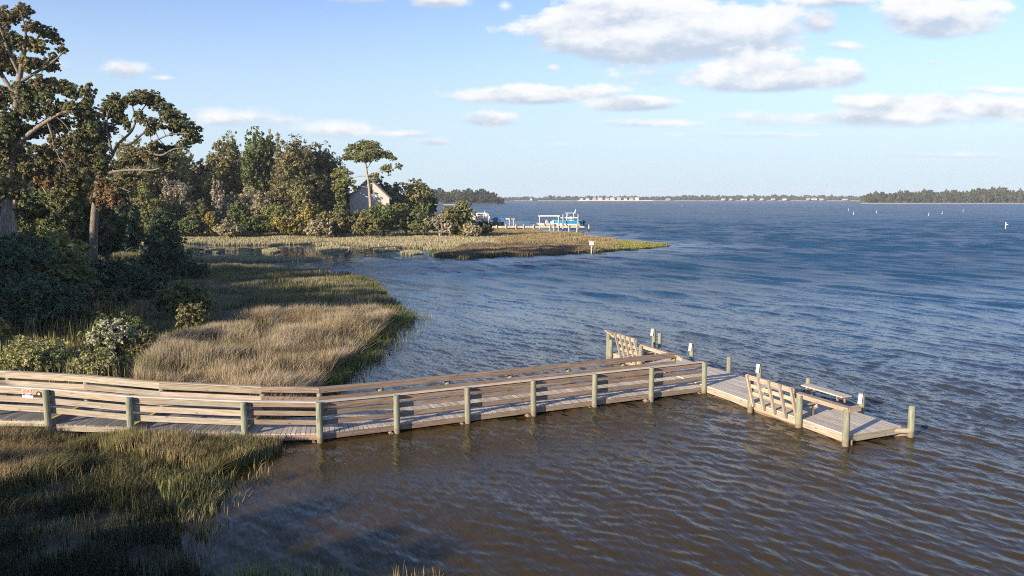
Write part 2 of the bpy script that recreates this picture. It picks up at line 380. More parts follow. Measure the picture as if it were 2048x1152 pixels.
def nobj(name, v, f, mat, cols=None, parent=None, loc=None, smooth_=False):
    """numpy mesh: v (n,3), f (m,k) same-size faces"""
    v = np.asarray(v, np.float64); f = np.asarray(f, np.int32)
    if parent is not None: off = ROOTLOC[parent.name]
    elif loc is None: off = np.array([0, 0, 0.0])
    else: off = np.array(loc, float)
    me = bpy.data.meshes.new(name); k = f.shape[1]
    me.vertices.add(len(v)); me.vertices.foreach_set('co', (v - off).astype(np.float32).ravel())
    me.loops.add(f.size); me.loops.foreach_set('vertex_index', f.ravel())
    me.polygons.add(len(f)); me.polygons.foreach_set('loop_start', np.arange(0, f.size, k, dtype=np.int32))
    me.polygons.foreach_set('loop_total', np.full(len(f), k, np.int32))
    if smooth_: me.polygons.foreach_set('use_smooth', np.ones(len(f), bool))
    me.update(calc_edges=True)
    if cols is not None: set_col(me, cols)
    me.materials.append(mat)
    o = bpy.data.objects.new(name, me); place(o, off, parent); ROOTLOC[o.name] = off
    return o
def thing(name, label, cat, loc, group=None):
    o = bpy.data.objects.new(name, None); o.empty_display_size = 0.3; C.objects.link(o); o.location = loc
    ROOTLOC[o.name] = np.array(loc, float); tag(o, label, cat, group); return o
def tag(o, label, cat, group=None):
    o['label'] = label; o['category'] = cat
    if group: o['group'] = group
    return o
def kind(o, k, label=None):
    o['kind'] = k
    if label: o['label'] = label
    return o
def dup(root, loc, scale=1.0, rz=0.0, label=None, group=None):
    r = root.copy(); C.objects.link(r); r.location = loc; r.rotation_euler = (0, 0, rz)
    r.scale = (scale, scale, scale) if not hasattr(scale, '__len__') else scale
    if label: r['label'] = label
    if group: r['group'] = group
    for ch in list(root.children):
        c = ch.copy(); C.objects.link(c); c.parent = r
        for g in ch.children:
            d = g.copy(); C.objects.link(d); d.parent = c
    return r

# ------------------------------------------------------------------ land outlines
rng = np.random.default_rng(11)
def W(pts, z=0.0): return np.array([P(x, y, z)[:2] for x, y in pts])
near_land = np.vstack([W([(470, 1230), (420, 1190), (390, 1165), (360, 1120), (345, 1060), (375, 1000), (430, 948), (510, 912), (560, 880),
    (600, 830), (632, 785), (655, 752), (682, 735), (722, 703), (750, 672), (775, 650), (800, 637), (830, 631), (780, 620), (750, 598), (728, 580), (722, 564),
    (690, 551), (650, 545), (590, 543), (520, 538), (440, 533), (400, 526), (330, 517), (190, 508), (60, 505), (-300, 505)]),
    np.array([[-150, 118], [-400, 100], [-400, -70], [0, -70], [-2, 6], [-4, 13.2]])])
far_land = np.vstack([np.array([[-700, 133]]), W([(-300, 486), (190, 486), (300, 488), (380, 488), (450, 492), (600, 489), (660, 494), (700, 492), (770, 497), (850, 498), (862, 513), (930, 518),
    (1000, 513), (1100, 510), (1200, 504), (1280, 498), (1345, 491.5), (1280, 486), (1200, 478), (1150, 468), (1080, 461), (1010, 453), (985, 446), (945, 440), (905, 430), (870, 421), (845, 412)]),
    np.array([[-700, 900]])])
islets = [W([(388, 519), (430, 515), (520, 516), (590, 517), (650, 520), (600, 524), (500, 525), (420, 524)]),
          W([(408, 503), (425, 500), (450, 503), (430, 507)]), W([(525, 487), (545, 485), (562, 489), (545, 493)]), W([(523, 503), (550, 499), (562, 504), (545, 508)]),
          W([(632, 500), (655, 494), (700, 496), (690, 503), (650, 508)]), W([(735, 499), (780, 497), (800, 502), (760, 505)]),
          W([(800, 507), (825, 503), (848, 508), (820, 512)])]
def seg_dist(pts, poly):
    a = poly; b = np.roll(poly, -1, 0); d = np.full(len(pts), 1e9)
    for i in range(len(a)):
        ab = b[i] - a[i]; t = np.clip(((pts - a[i]) @ ab) / (ab @ ab + 1e-12), 0, 1)
        q = a[i] + t[:, None] * ab; d = np.minimum(d, np.hypot(*(pts - q).T))
    return d
def inside(pts, poly):
    x, y = pts.T; r = np.zeros(len(pts), bool); n = len(poly)
    for i in range(n):
        x0, y0 = poly[i]; x1, y1 = poly[(i + 1) % n]
        c = ((y0 > y) != (y1 > y)) & (x < (x1 - x0) * (y - y0) / (y1 - y0 + 1e-12) + x0); r ^= c
    return r
def vnoise(x, y, s, seed=0):
    """cheap smooth noise 0..1"""
    r = np.random.default_rng(seed); o = np.zeros_like(x)
    for k in range(7):
        th = r.uniform(0, 6.28); f = (1.7 ** (k % 4)) / s
        o += np.sin((x * math.cos(th) + y * math.sin(th)) * f * 2 + r.uniform(0, 6.28) + 1.3 * np.sin((x * math.sin(th) - y * math.cos(th)) * f * 1.1)) / (1 + k % 4)
    return np.clip(0.5 + o / 6.5, 0, 1)
POLYS = [near_land, far_land] + islets
def land_h(pts):
    best = np.full(len(pts), -1e9)
    for p in POLYS:
        d = seg_dist(pts, p); s = np.where(inside(pts, p), d, -d); best = np.maximum(best, s)
    w = 0.9 * (vnoise(pts[:, 0], pts[:, 1], 2.0, 5) - 0.5)
    h = np.where(best > 0, 0.16 * (1 - np.exp(-best / 1.2)) + np.clip(best - 5, 0, 40) * 0.012, best * 0.25)
    return np.clip(h + np.where(best > 0.5, w * 0.12, 0), -1.5, 3), best
def grid_axis(a, b, fine, lo, hi, grow):
    out = [lo]; 
    while out[-1] < hi: out.append(out[-1] + fine)
    s = fine; x = out[-1]
    while x < b: s *= grow; x += s; out.append(x)
    s = fine; x = lo; pre = []
    while x > a: s *= grow; x -= s; pre.append(x)
    return np.array(pre[::-1] + out)
gx = grid_axis(-700, 70, 0.8, -60, 45, 1.08); gy = grid_axis(-70, 900, 0.6, 8, 190, 1.06)
GX, GY = np.meshgrid(gx, gy); pts = np.c_[GX.ravel(), GY.ravel()]
hh, _sd = land_h(pts); LANDV = np.c_[pts, hh]
def gridfaces(nr, nc):
    i = np.arange(nr - 1)[:, None] * nc + np.arange(nc - 1)[None, :]
    return np.stack([i, i + 1, i + nc + 1, i + nc], -1).reshape(-1, 4)
kind(nobj('ground', LANDV, gridfaces(len(gy), len(gx)), GROUND, smooth_=True), 'structure')

# ------------------------------------------------------------------ water
def build_water():
    # rows by distance, columns fanned
    D = [9.5]
    while D[-1] < 4000: D.append(D[-1] + max(0.036, D[-1] * 0.0036 if D[-1] < 110 else (.47 if D[-1] < 260 else D[-1] * 0.006)))
    D = np.array(D); nc = 980; S = np.linspace(-1, 1, nc)
    half = 6 + D * 0.78
    X = S[None, :] * half[:, None]; Y = np.repeat(D[:, None], nc, 1)
    # shelter: calm creek and lee of the marsh, open water to the right
    px = X.ravel(); py = Y.ravel()
    sel = py < 260
    sd = np.full(len(px), 60.0)
    # coarse shelter evaluated on the fly from distance to land
    q = np.c_[px[sel], py[sel]]
    step = 6; qd = np.zeros(len(q))
    idx = np.arange(0, len(q), step)
    dd = np.full(len(idx), 1e9)
    for p in (near_land, far_land): dd = np.minimum(dd, seg_dist(q[idx], p))
    qd = np.repeat(dd, step)[:len(q)]; sd[sel] = qd
    calm = np.clip((sd - 1.0) / 16, 0, 1) ** 0.7
    creek = 1 / (1 + np.exp(-((px + 16) / 3.5 - (py - 96) * 0.12)))           # left of it: the still creek
    creek = np.where((py < 84) | (py > 135), 1.0, creek)
    calm = np.clip(0.48 + 0.52 * calm, 0, 1) * np.clip(creek, 0.03, 1)
    near = np.clip((px * 0.6 + py - 10) / 26, 0.42, 1)
    calm = np.where(py < 60, np.maximum(calm, 0.3) * near, calm)
    h = np.zeros(len(px)); dx = np.zeros(len(px)); dy = np.zeros(len(px))
    act = py < 420; ax_ = px[act]; ay_ = py[act]; cm = calm[act]; rs = np.maximum(0.036, ay_ * 0.0036)
    r = np.random.default_rng(3); H = np.zeros(len(ax_)); DX = np.zeros_like(H); DY = np.zeros_like(H)
    # bend the phase so crests wander
    wx = ax_ + 0.35 * np.sin(ay_ * 0.31 + 1.0) + 0.25 * np.sin(ax_ * 0.47 + ay_ * 0.2); wy = ay_ + 0.35 * np.sin(ax_ * 0.37 + 2.0)
    for k in range(84):
        lam = 0.20 * (6.0 ** (r.random() ** 1.25)) if k < 62 else r.uniform(1.8, 5.0); kk = 2 * math.pi / lam
        th = R(32) + r.normal(0, 0.30 if lam > 0.7 else 0.48)
        amp = (0.0118 if k < 62 else 0.0042) * lam ** 1.0 * r.uniform(0.6, 1.2)
        if k >= 62: amp = amp * (1 + 2.2 * np.clip((ay_ - 40) / 80, 0, 1))
        fade = np.clip((lam / rs - 2.5) / 3.0, 0, 1)
        grp = 0.55 + 0.45 * np.sin(wx * r.uniform(.1, .5) + wy * r.uniform(-.4, .4) + r.uniform(0, 6))
        ph = kk * (wx * math.cos(th) + wy * math.sin(th)) + r.uniform(0, 6.28)
        a = amp * fade * grp
        H += a * np.sin(ph); DX += a * math.cos(th) * np.cos(ph) * 1.1; DY += a * math.sin(th) * np.cos(ph) * 1.1
    h[act] = H * cm; dx[act] = DX * cm; dy[act] = DY * cm
    v = np.c_[px + dx, py + dy, h]
    v[:nc, 1] = -60  # near edge drawn back beneath and behind the camera
    v[:nc, 0] = S * 60
    o = nobj('water', v, gridfaces(len(D), nc), WATER, smooth_=True)
    a = o.data.attributes.new('calm', 'FLOAT', 'POINT'); a.data.foreach_set('value', calm.astype(np.float32))
    kind(o, 'structure')
build_water()

# ------------------------------------------------------------------ boardwalk geometry
DZ = 0.27                                     # deck top above water
u = np.array([math.cos(R(24.2)), math.sin(R(24.2))])       # along the walk
n_ = np.array([-u[1], u[0]])                                # across, away from camera
near_pts = {}
PB = np.array(P(1408, 787)[:2])
near_line = [PB - u * 2.44 * k for k in range(6, -1, -1)]   # six bays, camera side posts
K = near_line[0]                                            # post at the bend
left_line = [np.array(P(-150, 766, 1.80)[:2]), np.array(P(-70, 766, 1.80)[:2]), np.array(P(92, 779, 1.65)[:2]), np.array(P(258, 794, 1.48)[:2]), np.array(P(487, 804, 1.32)[:2])]
ld = left_line[-1] - left_line[2]; ld /= np.linalg.norm(ld)
left_line[1] = left_line[2] - ld * 2.6; left_line[0] = left_line[1] - ld * 2.6
NEAR = left_line + near_line                                # all camera-side posts
CAPZ = [1.88, 1.78, 1.66, 1.49, 1.33, 1.27] + [1.24] * 6
DECKZ = [0.81, 0.66, 0.53, 0.40, DZ]                        # bays 0..3 step down, then level
def bay_deck(i): return DECKZ[min(i, 4)]
WID = 1.80
def offs(i, d):
    """point d metres inside (away from camera) from near post i, mitred"""
    def nrm(a, b):
        t = (b - a) / np.linalg.norm(b - a); return np.array([-t[1], t[0]])
    if i == 0: m = nrm(NEAR[0], NEAR[1])
    elif i == len(NEAR) - 1: m = nrm(NEAR[-2], NEAR[-1])
    else:
        a, b = nrm(NEAR[i - 1], NEAR[i]), nrm(NEAR[i], NEAR[i + 1]); m = a + b; m /= np.linalg.norm(m); m /= np.dot(m, a)
    return NEAR[i] + m * d
def v3(p, z): return (p[0], p[1], z)
def tint(lo=0.82, hi=1.15, hue=0.04):
    k = random.uniform(lo, hi); return (k * (1 + random.uniform(-hue, hue)), k, k * (1 + random.uniform(-hue, hue)))
def post(parent, p, ztop, r=0.094, zbot=-0.9, slant=True, lean=None):
    mb = MB(); lx, ly = lean or (random.uniform(-.012, .012), random.uniform(-.012, .012))
    zs = [zbot, 0.0, 0.35, 0.8, ztop - 0.025, ztop]; zs = sorted(set(z for z in zs if z <= ztop))
    mb.tube([(p[0] + lx * z, p[1] + ly * z, z) for z in zs], [r * 1.06] * (len(zs) - 2) + [r, r * 0.88], 14)
    return obj('post', mb, POST, parent)
bw = thing('boardwalk', 'long weathered timber boardwalk with post and board railings crossing the water to the dock', 'boardwalk', v3(K, 0))
def build_walk():
    nN = len(NEAR)
    SD = 0.10
    for i, p in enumerate(NEAR):
        post(bw, p, CAPZ[i] - (0.0 if i >= 5 else 0.02))
    # deck bays made of cross planks with open joints
    for i in range(nN - 1):
        mb = MB(); z = bay_deck(i)
        a0, a1 = offs(i, SD), offs(i + 1, SD); b0, b1 = offs(i, SD + WID), offs(i + 1, SD + WID)
        L0 = np.linalg.norm(a1 - a0); cnt = int(round(max(L0, np.linalg.norm(b1 - b0)) / 0.152))
        for k in range(cnt):
            s0 = (k + 0.055) / cnt; s1 = (k + 0.945) / cnt
            mb.col = tint(0.72, 1.18, 0.04); dz = random.uniform(-.003, .003)
            q = [a0 + (a1 - a0) * s0, b0 + (b1 - b0) * s0, b0 + (b1 - b0) * s1, a0 + (a1 - a0) * s1]
            ex = random.uniform(-.008, .01)
            t = (q[1] - q[0]) / np.linalg.norm(q[1] - q[0]); q[0] = q[0] - t * (0.02 + ex); q[3] = q[3] - t * (0.02 + ex)
            o = v3(q[0], z - .038 + dz)
            mb.quad_box(o, v3(q[1] - q[0], 0), v3(q[3] - q[0], 0), (0, 0, .038))
        obj('deck', mb, DECK if i >= 4 else DECKG, bw)
        # rim boards and joists
        mb = MB(); mb.col = tint()
        zz = z - 0.042
        mb.beam(v3(a0 + (a1 - a0) * 0.0, zz), v3(a1, zz), .04, .17)
        obj('rim_board', mb, WOOD if i < 4 else WOODB, bw)
        mb = MB(); mb.beam(v3(b0, zz), v3(b1, zz), .04, .17)
        mid0, mid1 = (a0 + b0) / 2, (a1 + b1) / 2; mb.beam(v3(mid0, zz - .003), v3(mid1, zz - .003), .04, .165)
        obj('joist', mb, WOODB, bw)
        if i < 4:   # riser and yellow strip at the step down to the next bay
            mb = MB(); mb.col = tint()
            mb.beam(v3(a1 - (a1 - a0) / L0 * .012, z - .04), v3(b1 - (b1 - b0) / L0 * .012, z - .04), .03, .10); obj('riser', mb, WOODB, bw)
            mb = MB(); w = (a1 - a0) / L0
            mb.beam(v3(a1 - w * .075, z + .008), v3(b1 - w * .075, z + .008), .10, .006); obj('step_stripe', mb, YEL, bw)
    # cross beams under the deck, round ends showing past the posts
    for i in range(3, nN):
        mb = MB(); a, b = offs(i, -0.06), offs(i, SD + WID + .3); t = (NEAR[min(i, nN - 1)] - NEAR[i - 1]); t /= np.linalg.norm(t)
        zc = bay_deck(max(i, 0)) - 0.29
        mb.tube([v3(a - t * .19, zc), v3(b - t * .19, zc)], [.07, .07], 10); obj('cross_beam', mb, WOODB, bw)
    # railings
    def rail(side, i0, i1, brown, far):
        d_in = (0.125 if not far else SD + WID - 0.03); m = WOODB if brown else WOOD
        d_out = SD + WID + 0.12
        for i in range(i0, i1):
            zc0, zc1 = CAPZ[i], CAPZ[i + 1]
            a, b = offs(i, d_in), offs(i + 1, d_in)
            # cap
            ca, cb = (offs(i, d_in + .0), offs(i + 1, d_in + .0)) if not far else (offs(i, d_in + .05), offs(i + 1, d_in + .05))
            mb = MB(); mb.col = tint(.95, 1.2); mb.beam(v3(ca, zc0 + .004), v3(cb, zc1 + .004), .145, .038); obj('cap_rail', mb, DECK if not far else m, bw)
            for q, dz in enumerate((0.042, 0.31, 0.60)):
                mb = MB(); mb.col = tint(.82, 1.12)
                sh = random.uniform(-.008, .008)
                mb.beam(v3(a, zc0 - dz + sh), v3(b, zc1 - dz + sh), .038, .185 if not brown else .145); obj('side_rail', mb, m, bw)
    rail('near', 0, nN - 1 - 7 + 0, False, False)
    rail('near', nN - 8, nN - 1, True, False)
    rail('far', 0, nN - 8, False, True)
    rail('far', nN - 8, nN - 1, True, True)
    for i in range(nN):
        post(bw, offs(i, SD + WID + .10), CAPZ[i] - 0.045)
build_walk()

# ------------------------------------------------------------------ platform dock
lv = np.array([math.cos(R(-66)), math.sin(R(-66))]); pv = np.array([-lv[1], lv[0]])   # along towards camera, and across away
A0 = np.array(P(1693, 890)[:2])                              # near right corner post
def dk(t, s): return A0 - lv * t + pv * s                    # t metres back along the edge, s across
PW = 2.42; LEN = 13.2
dock = thing('dock', 'timber platform dock with round green posts at the end of the boardwalk', 'dock', v3(dk(LEN / 2, PW / 2), 0))
def t_of(px, s):
    best = None
    for k in range(0, 1500):
        t = k * 0.01 - 1; p = dk(t, s); dep = p[1] * math.cos(PITCH) + (CAM_H - .3) * math.sin(PITCH)
        c = 1024 + FPX * p[0] / dep
        if best is None or abs(c - px) < best[0]: best = (abs(c - px), t)
    return best[1]
TB1, TB2 = t_of(1503, 0), t_of(1600, 0)
TC1, TC2 = t_of(1223, 0), t_of(1283, 0)
TEND = t_of(1187, 0)
def build_dock():
    # planks run along the platform; split into lengths
    mb = MB(); npl = 16; pw = (PW - 0.10) / npl; z = DZ + .03
    tb = -0.0; te = TEND + 0.0
    for k in range(npl):
        t = tb + 0.02; first = random.uniform(1.2, 3.6)
        while t < te:
            t2 = min(te, t + first); first = random.choice((3.66, 2.44, 3.66)); mb.col = tint(.85, 1.12, .03)
            o = dk(t + .003, .05 + k * pw + .005); dzr = random.uniform(-.002, .002)
            mb.quad_box(v3(o, z - .038 + dzr), v3(-lv * (t2 - t - .006), 0), v3(pv * (pw - .010), 0), (0, 0, .038)); t = t2
    obj('deck', mb, DECK, dock)
    for s, nm in ((0.075, 'rim_board'), (PW - .02, 'rim_board')):
        mb = MB(); mb.beam(v3(dk(0.02, s), z - .042), v3(dk(te, s), z - .042), .045, .21); obj(nm, mb, WOOD, dock)
        mb = MB(); mb.col = (.8, .78, .7); mb.beam(v3(dk(0.1, s + .05), z - .256), v3(dk(te, s + .05), z - .256), .05, .13); obj('lower_board', mb, WOODB, dock)
    for t in (0.03, te - .01):
        mb = MB(); mb.beam(v3(dk(t, .10), z - .042), v3(dk(t, PW - .05), z - .042), .045, .19); obj('rim_board', mb, WOOD, dock)
    for s in (.7, 1.2, 1.8):
        mb = MB(); mb.beam(v3(dk(0.1, s), z - .045), v3(dk(te, s), z - .045), .045, .18); obj('joist', mb, WOODB, dock)
    # near side posts
    post(dock, dk(0, -.05), 1.15, .097); post(dock, dk(TB2, -.05), 1.13, .097); post(dock, dk(TB1, -.05), 1.08, .092)
    post(dock, dk(TC2, -.05), 1.12, .092); post(dock, dk(TC1, -.05), 0.95, .10); post(dock, dk(TEND - .05, -.05), 1.30, .10)
    # back side posts
    for px, zt, plaque in ((1274, 1.22, 1), (1319, 1.12, 0), (1383, 1.02, 1), (1458, 0.92, 0), (1518, 0.95, 1), (1615, .95, 0), (1722, 0.92, 1)):
        t = t_of(px, PW + .1); q = post(dock, dk(t, PW + .1), zt, .09)
        if plaque:
            mb = MB(); c = dk(t + .0, PW + .1 - .0) - np.array([.17, .08])
            mb.quad_box(v3(c + np.array([-.012, -.02]), zt - .30), (.12, -.04, 0), (.01, .03, 0), (.03, .01, .34)); s_ = obj('marker_plate', mb, DULLW, q)
    c = np.array(P(1821, 872)[:2]); post(dock, c, 0.98, .097)
    mb = MB(); e = dk(0.12, PW); mb.tube([v3(dk(.18, PW - .5), .17), v3(c, .17)], [.085, .085], 12); obj('brace', mb, WOOD, dock)
    mb = MB(); mb.beam(v3(dk(.35, PW - .4), .04), v3(c - lv * .12, .04), .06, .15); obj('cross_beam', mb, WOODB, dock)
    mb = MB(); mb.tube([v3(dk(-.02, .16), -.5), v3(dk(-.02, .16), .16)], [.05, .05], 10); obj('brace', mb, WOODB, dock)
    # hand rails
    def hr(t0, t1, z0, z1, ext=0.0, s=0.0, wide=.24):
        a, b = dk(t0, s), dk(t1 - ext, s)
        mb = MB(); mb.col = tint(.95, 1.1); mb.beam(v3(a, z0 + .04), v3(b, z1 + .04), wide, .038); obj('cap_rail', mb, WOOD, dock)
        mb = MB(); mb.col = tint(.9, 1.1); mb.beam(v3(a + pv * .04, z0 - .001), v3(b + pv * .04, z1 - .001), .04, .14); obj('side_rail', mb, WOOD, dock)
    hr(TB2 + .25, 0, 1.13, 1.15, 0.10, -.02)
    mb = MB(); mb.col = (1.1, 1.05, .95); mb.beam(v3(dk(-.02, -.06), 1.187), v3(dk(-.02, .42), 1.187), .16, .14); obj('end_block', mb, WOOD, dock)
    hr(TEND + .2, TC1 - .2, 1.30, 1.20, 0, -.02)
    hr(TC2 + .05, t_of(1357, 0) - .15, 1.12, 1.12, 0, -.0, .15)
build_dock()

def bench(t0, t1, label, zt):
    """slatted seat facing the open water, its back of leaning ribs on the camera side"""
    L = abs(t0 - t1) - .22; tm = (t0 + t1) / 2; z = DZ + .03
    b = thing('bench', label, 'bench', v3(dk(tm, .5), z), 'benches on the dock')
    ta = tm + L / 2; n = 5
    h = zt - z
    for k in range(n):
        t = ta - L * k / (n - 1)
        p0 = np.array(v3(dk(t, .0), z - .12)); p1 = np.array(v3(dk(t, -.34), zt))
        mb = MB(); mb.col = tint(.85, 1.1)
        ax = p1 - p0; side = -np.array(v3(lv, 0)); dep = np.cross(side, ax); dep /= np.linalg.norm(dep)
        mb.quad_box(p0 - side * .045 - dep * .05, ax, side * .09, dep * .09); obj('back_rib', mb, WOOD, b)
    def board(s, zz, w, h2, nm, ext=.06, m=WOOD):
        mb = MB(); mb.col = tint(.95, 1.2); mb.beam(v3(dk(ta + ext, s), zz), v3(dk(ta - L - ext, s), zz), w, h2); obj(nm, mb, m, b)
    def lean_board(f, hh, nm):
        sc_ = -.34 * (f * (h + .12)) / (h + .12) + .075; zz = z - .12 + f * (h + .12)
        board(sc_, zz, .04, hh, nm)
    lean_board(.985, .17, 'top_board'); lean_board(.70, .13, 'back_board'); lean_board(.46, .13, 'back_board')
    
    for k in range(3): board(.36 + k * .15, z + .46, .14, .04, 'seat_board')
    board(.78, z + .42, .04, .13, 'seat_apron')
    for t in (ta - .1, tm, ta - L + .1):
        mb = MB(); mb.beam(v3(dk(t, .34), z + .42), v3(dk(t, .78), z + .42), .04, .12); obj('seat_bearer', mb, WOODB, b)
        mb = MB(); mb.quad_box(v3(dk(t, .70), z), v3(lv * .06, 0), v3(pv * .06, 0), (0, 0, .31)); obj('leg', mb, WOODB, b)
    return b
bench(TB1, TB2, 'timber bench with leaning slatted back on the near right part of the dock', 1.36)
bench(t_of(1240, 0), TC2, 'timber bench with leaning slatted back at the far left end of the dock', 1.42)
# low plank table on the seaward edge
def plank_table():
    ta, tb = t_of(1625, PW), t_of(1700, PW); z = DZ + .03
    t_ = thing('plank_table', 'low grey plank table on the water side of the dock between two posts', 'table', v3(dk((ta + tb) / 2, PW - .1), z))
    for k in range(3):
        mb = MB(); mb.col = tint(.9, 1.05); mb.beam(v3(dk(ta + .1, PW - .42 + k * .15), z + .52), v3(dk(tb - .1, PW - .42 + k * .15), z + .52), .142, .04); obj('top_board', mb, DECK, t_)
    for t in (ta - .15, tb + .15):
        mb = MB(); mb.beam(v3(dk(t, PW - .48), z + .48), v3(dk(t, PW - .06), z + .48), .04, .10); obj('bearer', mb, WOODB, t_)
        for s in (PW - .46, PW - .12):
            mb = MB(); mb.quad_box(v3(dk(t + .03, s), z), v3(lv * .06, 0), v3(pv * .06, 0), (0, 0, .38)); obj('leg', mb, WOODB, t_)
plank_table()
def cleat():
    c = dk(t_of(1294, .5), .5); z = DZ + .03; mb = MB()
    mb.beam(v3(c - pv * .13, z + .14), v3(c + pv * .13, z + .14), .05, .05); mb.quad_box(v3(c + np.array([-.10, -.10]), z), (.2, 0, 0), (0, .2, 0), (0, 0, .09))
    tag(obj('cleat', mb, BLACK), 'small dark mooring cleat on the deck beside the far bench', 'cleat')
cleat()

# ------------------------------------------------------------------ posted sign on the left railing
def text_mesh(txt, size, bold=0.0):
    cu = bpy.data.curves.new('lettering', 'FONT'); cu.body = txt; cu.size = size; cu.align_x = 'CENTER'; cu.align_y = 'CENTER'; cu.offset = bold; cu.extrude = 0.0015
    o = bpy.data.objects.new('lettering', cu); C.objects.link(o); dg = bpy.context.evaluated_depsgraph_get(); dg.update()
    me = bpy.data.meshes.new_from_object(o.evaluated_get(dg)); bpy.data.objects.remove(o); return me
def sign():
    t = NEAR[2] - NEAR[1]; t = t / np.linalg.norm(t); nrm = np.array([t[1], -t[0]])
    c = np.array(PD(54, 787, NEAR[2][1] + .1)); c = np.array([c[0], c[1], c[2]])
    # on the railing plane
    base = offs(2, .125) ; k = np.dot(c[:2] - base, t); pc = base + t * k + nrm * .026
    z = c[2]; w, h = .34, .30
    ax = np.array([*t, -0.06]); ax /= np.linalg.norm(ax); up = np.array([0, 0, 1.0]); N3 = np.array([*nrm, 0.0])
    s = thing('posted_sign', 'small red black and white POSTED sign on the left boardwalk railing', 'sign', (pc[0], pc[1], z - h / 2))
    def rect(x0, x1, y0, y1, off, m, nm, parent=s):
        mb = MB(); o = np.array([*pc, z]) + ax * x0 + up * y0 + N3 * off; mb.quad_box(o, ax * (x1 - x0), -N3 * .003, up * (y1 - y0)); return obj(nm, mb, m, parent)
    plate = rect(-w / 2, w / 2, -h / 2, h / 2, 0.0, WHITE, 'plate')
    rect(-w / 2 + .012, w / 2 - .012, -.03, h / 2 - .012, .0035, RED, 'red_panel')
    rect(-w / 2 + .012, w / 2 - .012, -.065, -.031, .0035, BLACK, 'black_band')
    for txt, size, y in (('POSTED', .085, .09), ('PRIVATE PROPERTY', .032, .035), ('NO TRESPASSING', .034, -.002), ('KEEP OUT', .036, -.048)):
        me = text_mesh(txt, size, .0012); me.materials.append(WHITE); o = bpy.data.objects.new('lettering', me); C.objects.link(o); o.parent = s
        from mathutils import Matrix
        M = Matrix(((ax[0], up[0], N3[0], 0), (ax[1], up[1], N3[1], 0), (ax[2], up[2], N3[2], 0), (0, 0, 0, 1)))
        o.matrix_local = Matrix.Translation(Vector(N3 * .006 + up * (h / 2 + y))) @ M
    # round emblem beside it
    cc = np.array([*(pc + t * (.36)), z - .015]); mb = MB(); ring = [cc + ax * .085 * math.cos(a) + up * .08 * math.sin(a) for a in np.linspace(0, 2 * math.pi, 25)[:-1]]
    e = thing('round_plaque', 'round black plaque with a pale centre beside the posted sign', 'plaque', tuple(cc - up * .08))
    mb.prism(ring, N3 * .004); obj('disc', mb, BLACK, e)
    mb = MB(); ring = [cc + N3 * .0045 + ax * .045 * math.cos(a) + up * .045 * math.sin(a) for a in np.linspace(0, 2 * math.pi, 9)[:-1]]; mb.prism(ring, N3 * .003); obj('emblem', mb, mat_plain('pale_metal', (.55, .48, .40), .6), e)
sign()

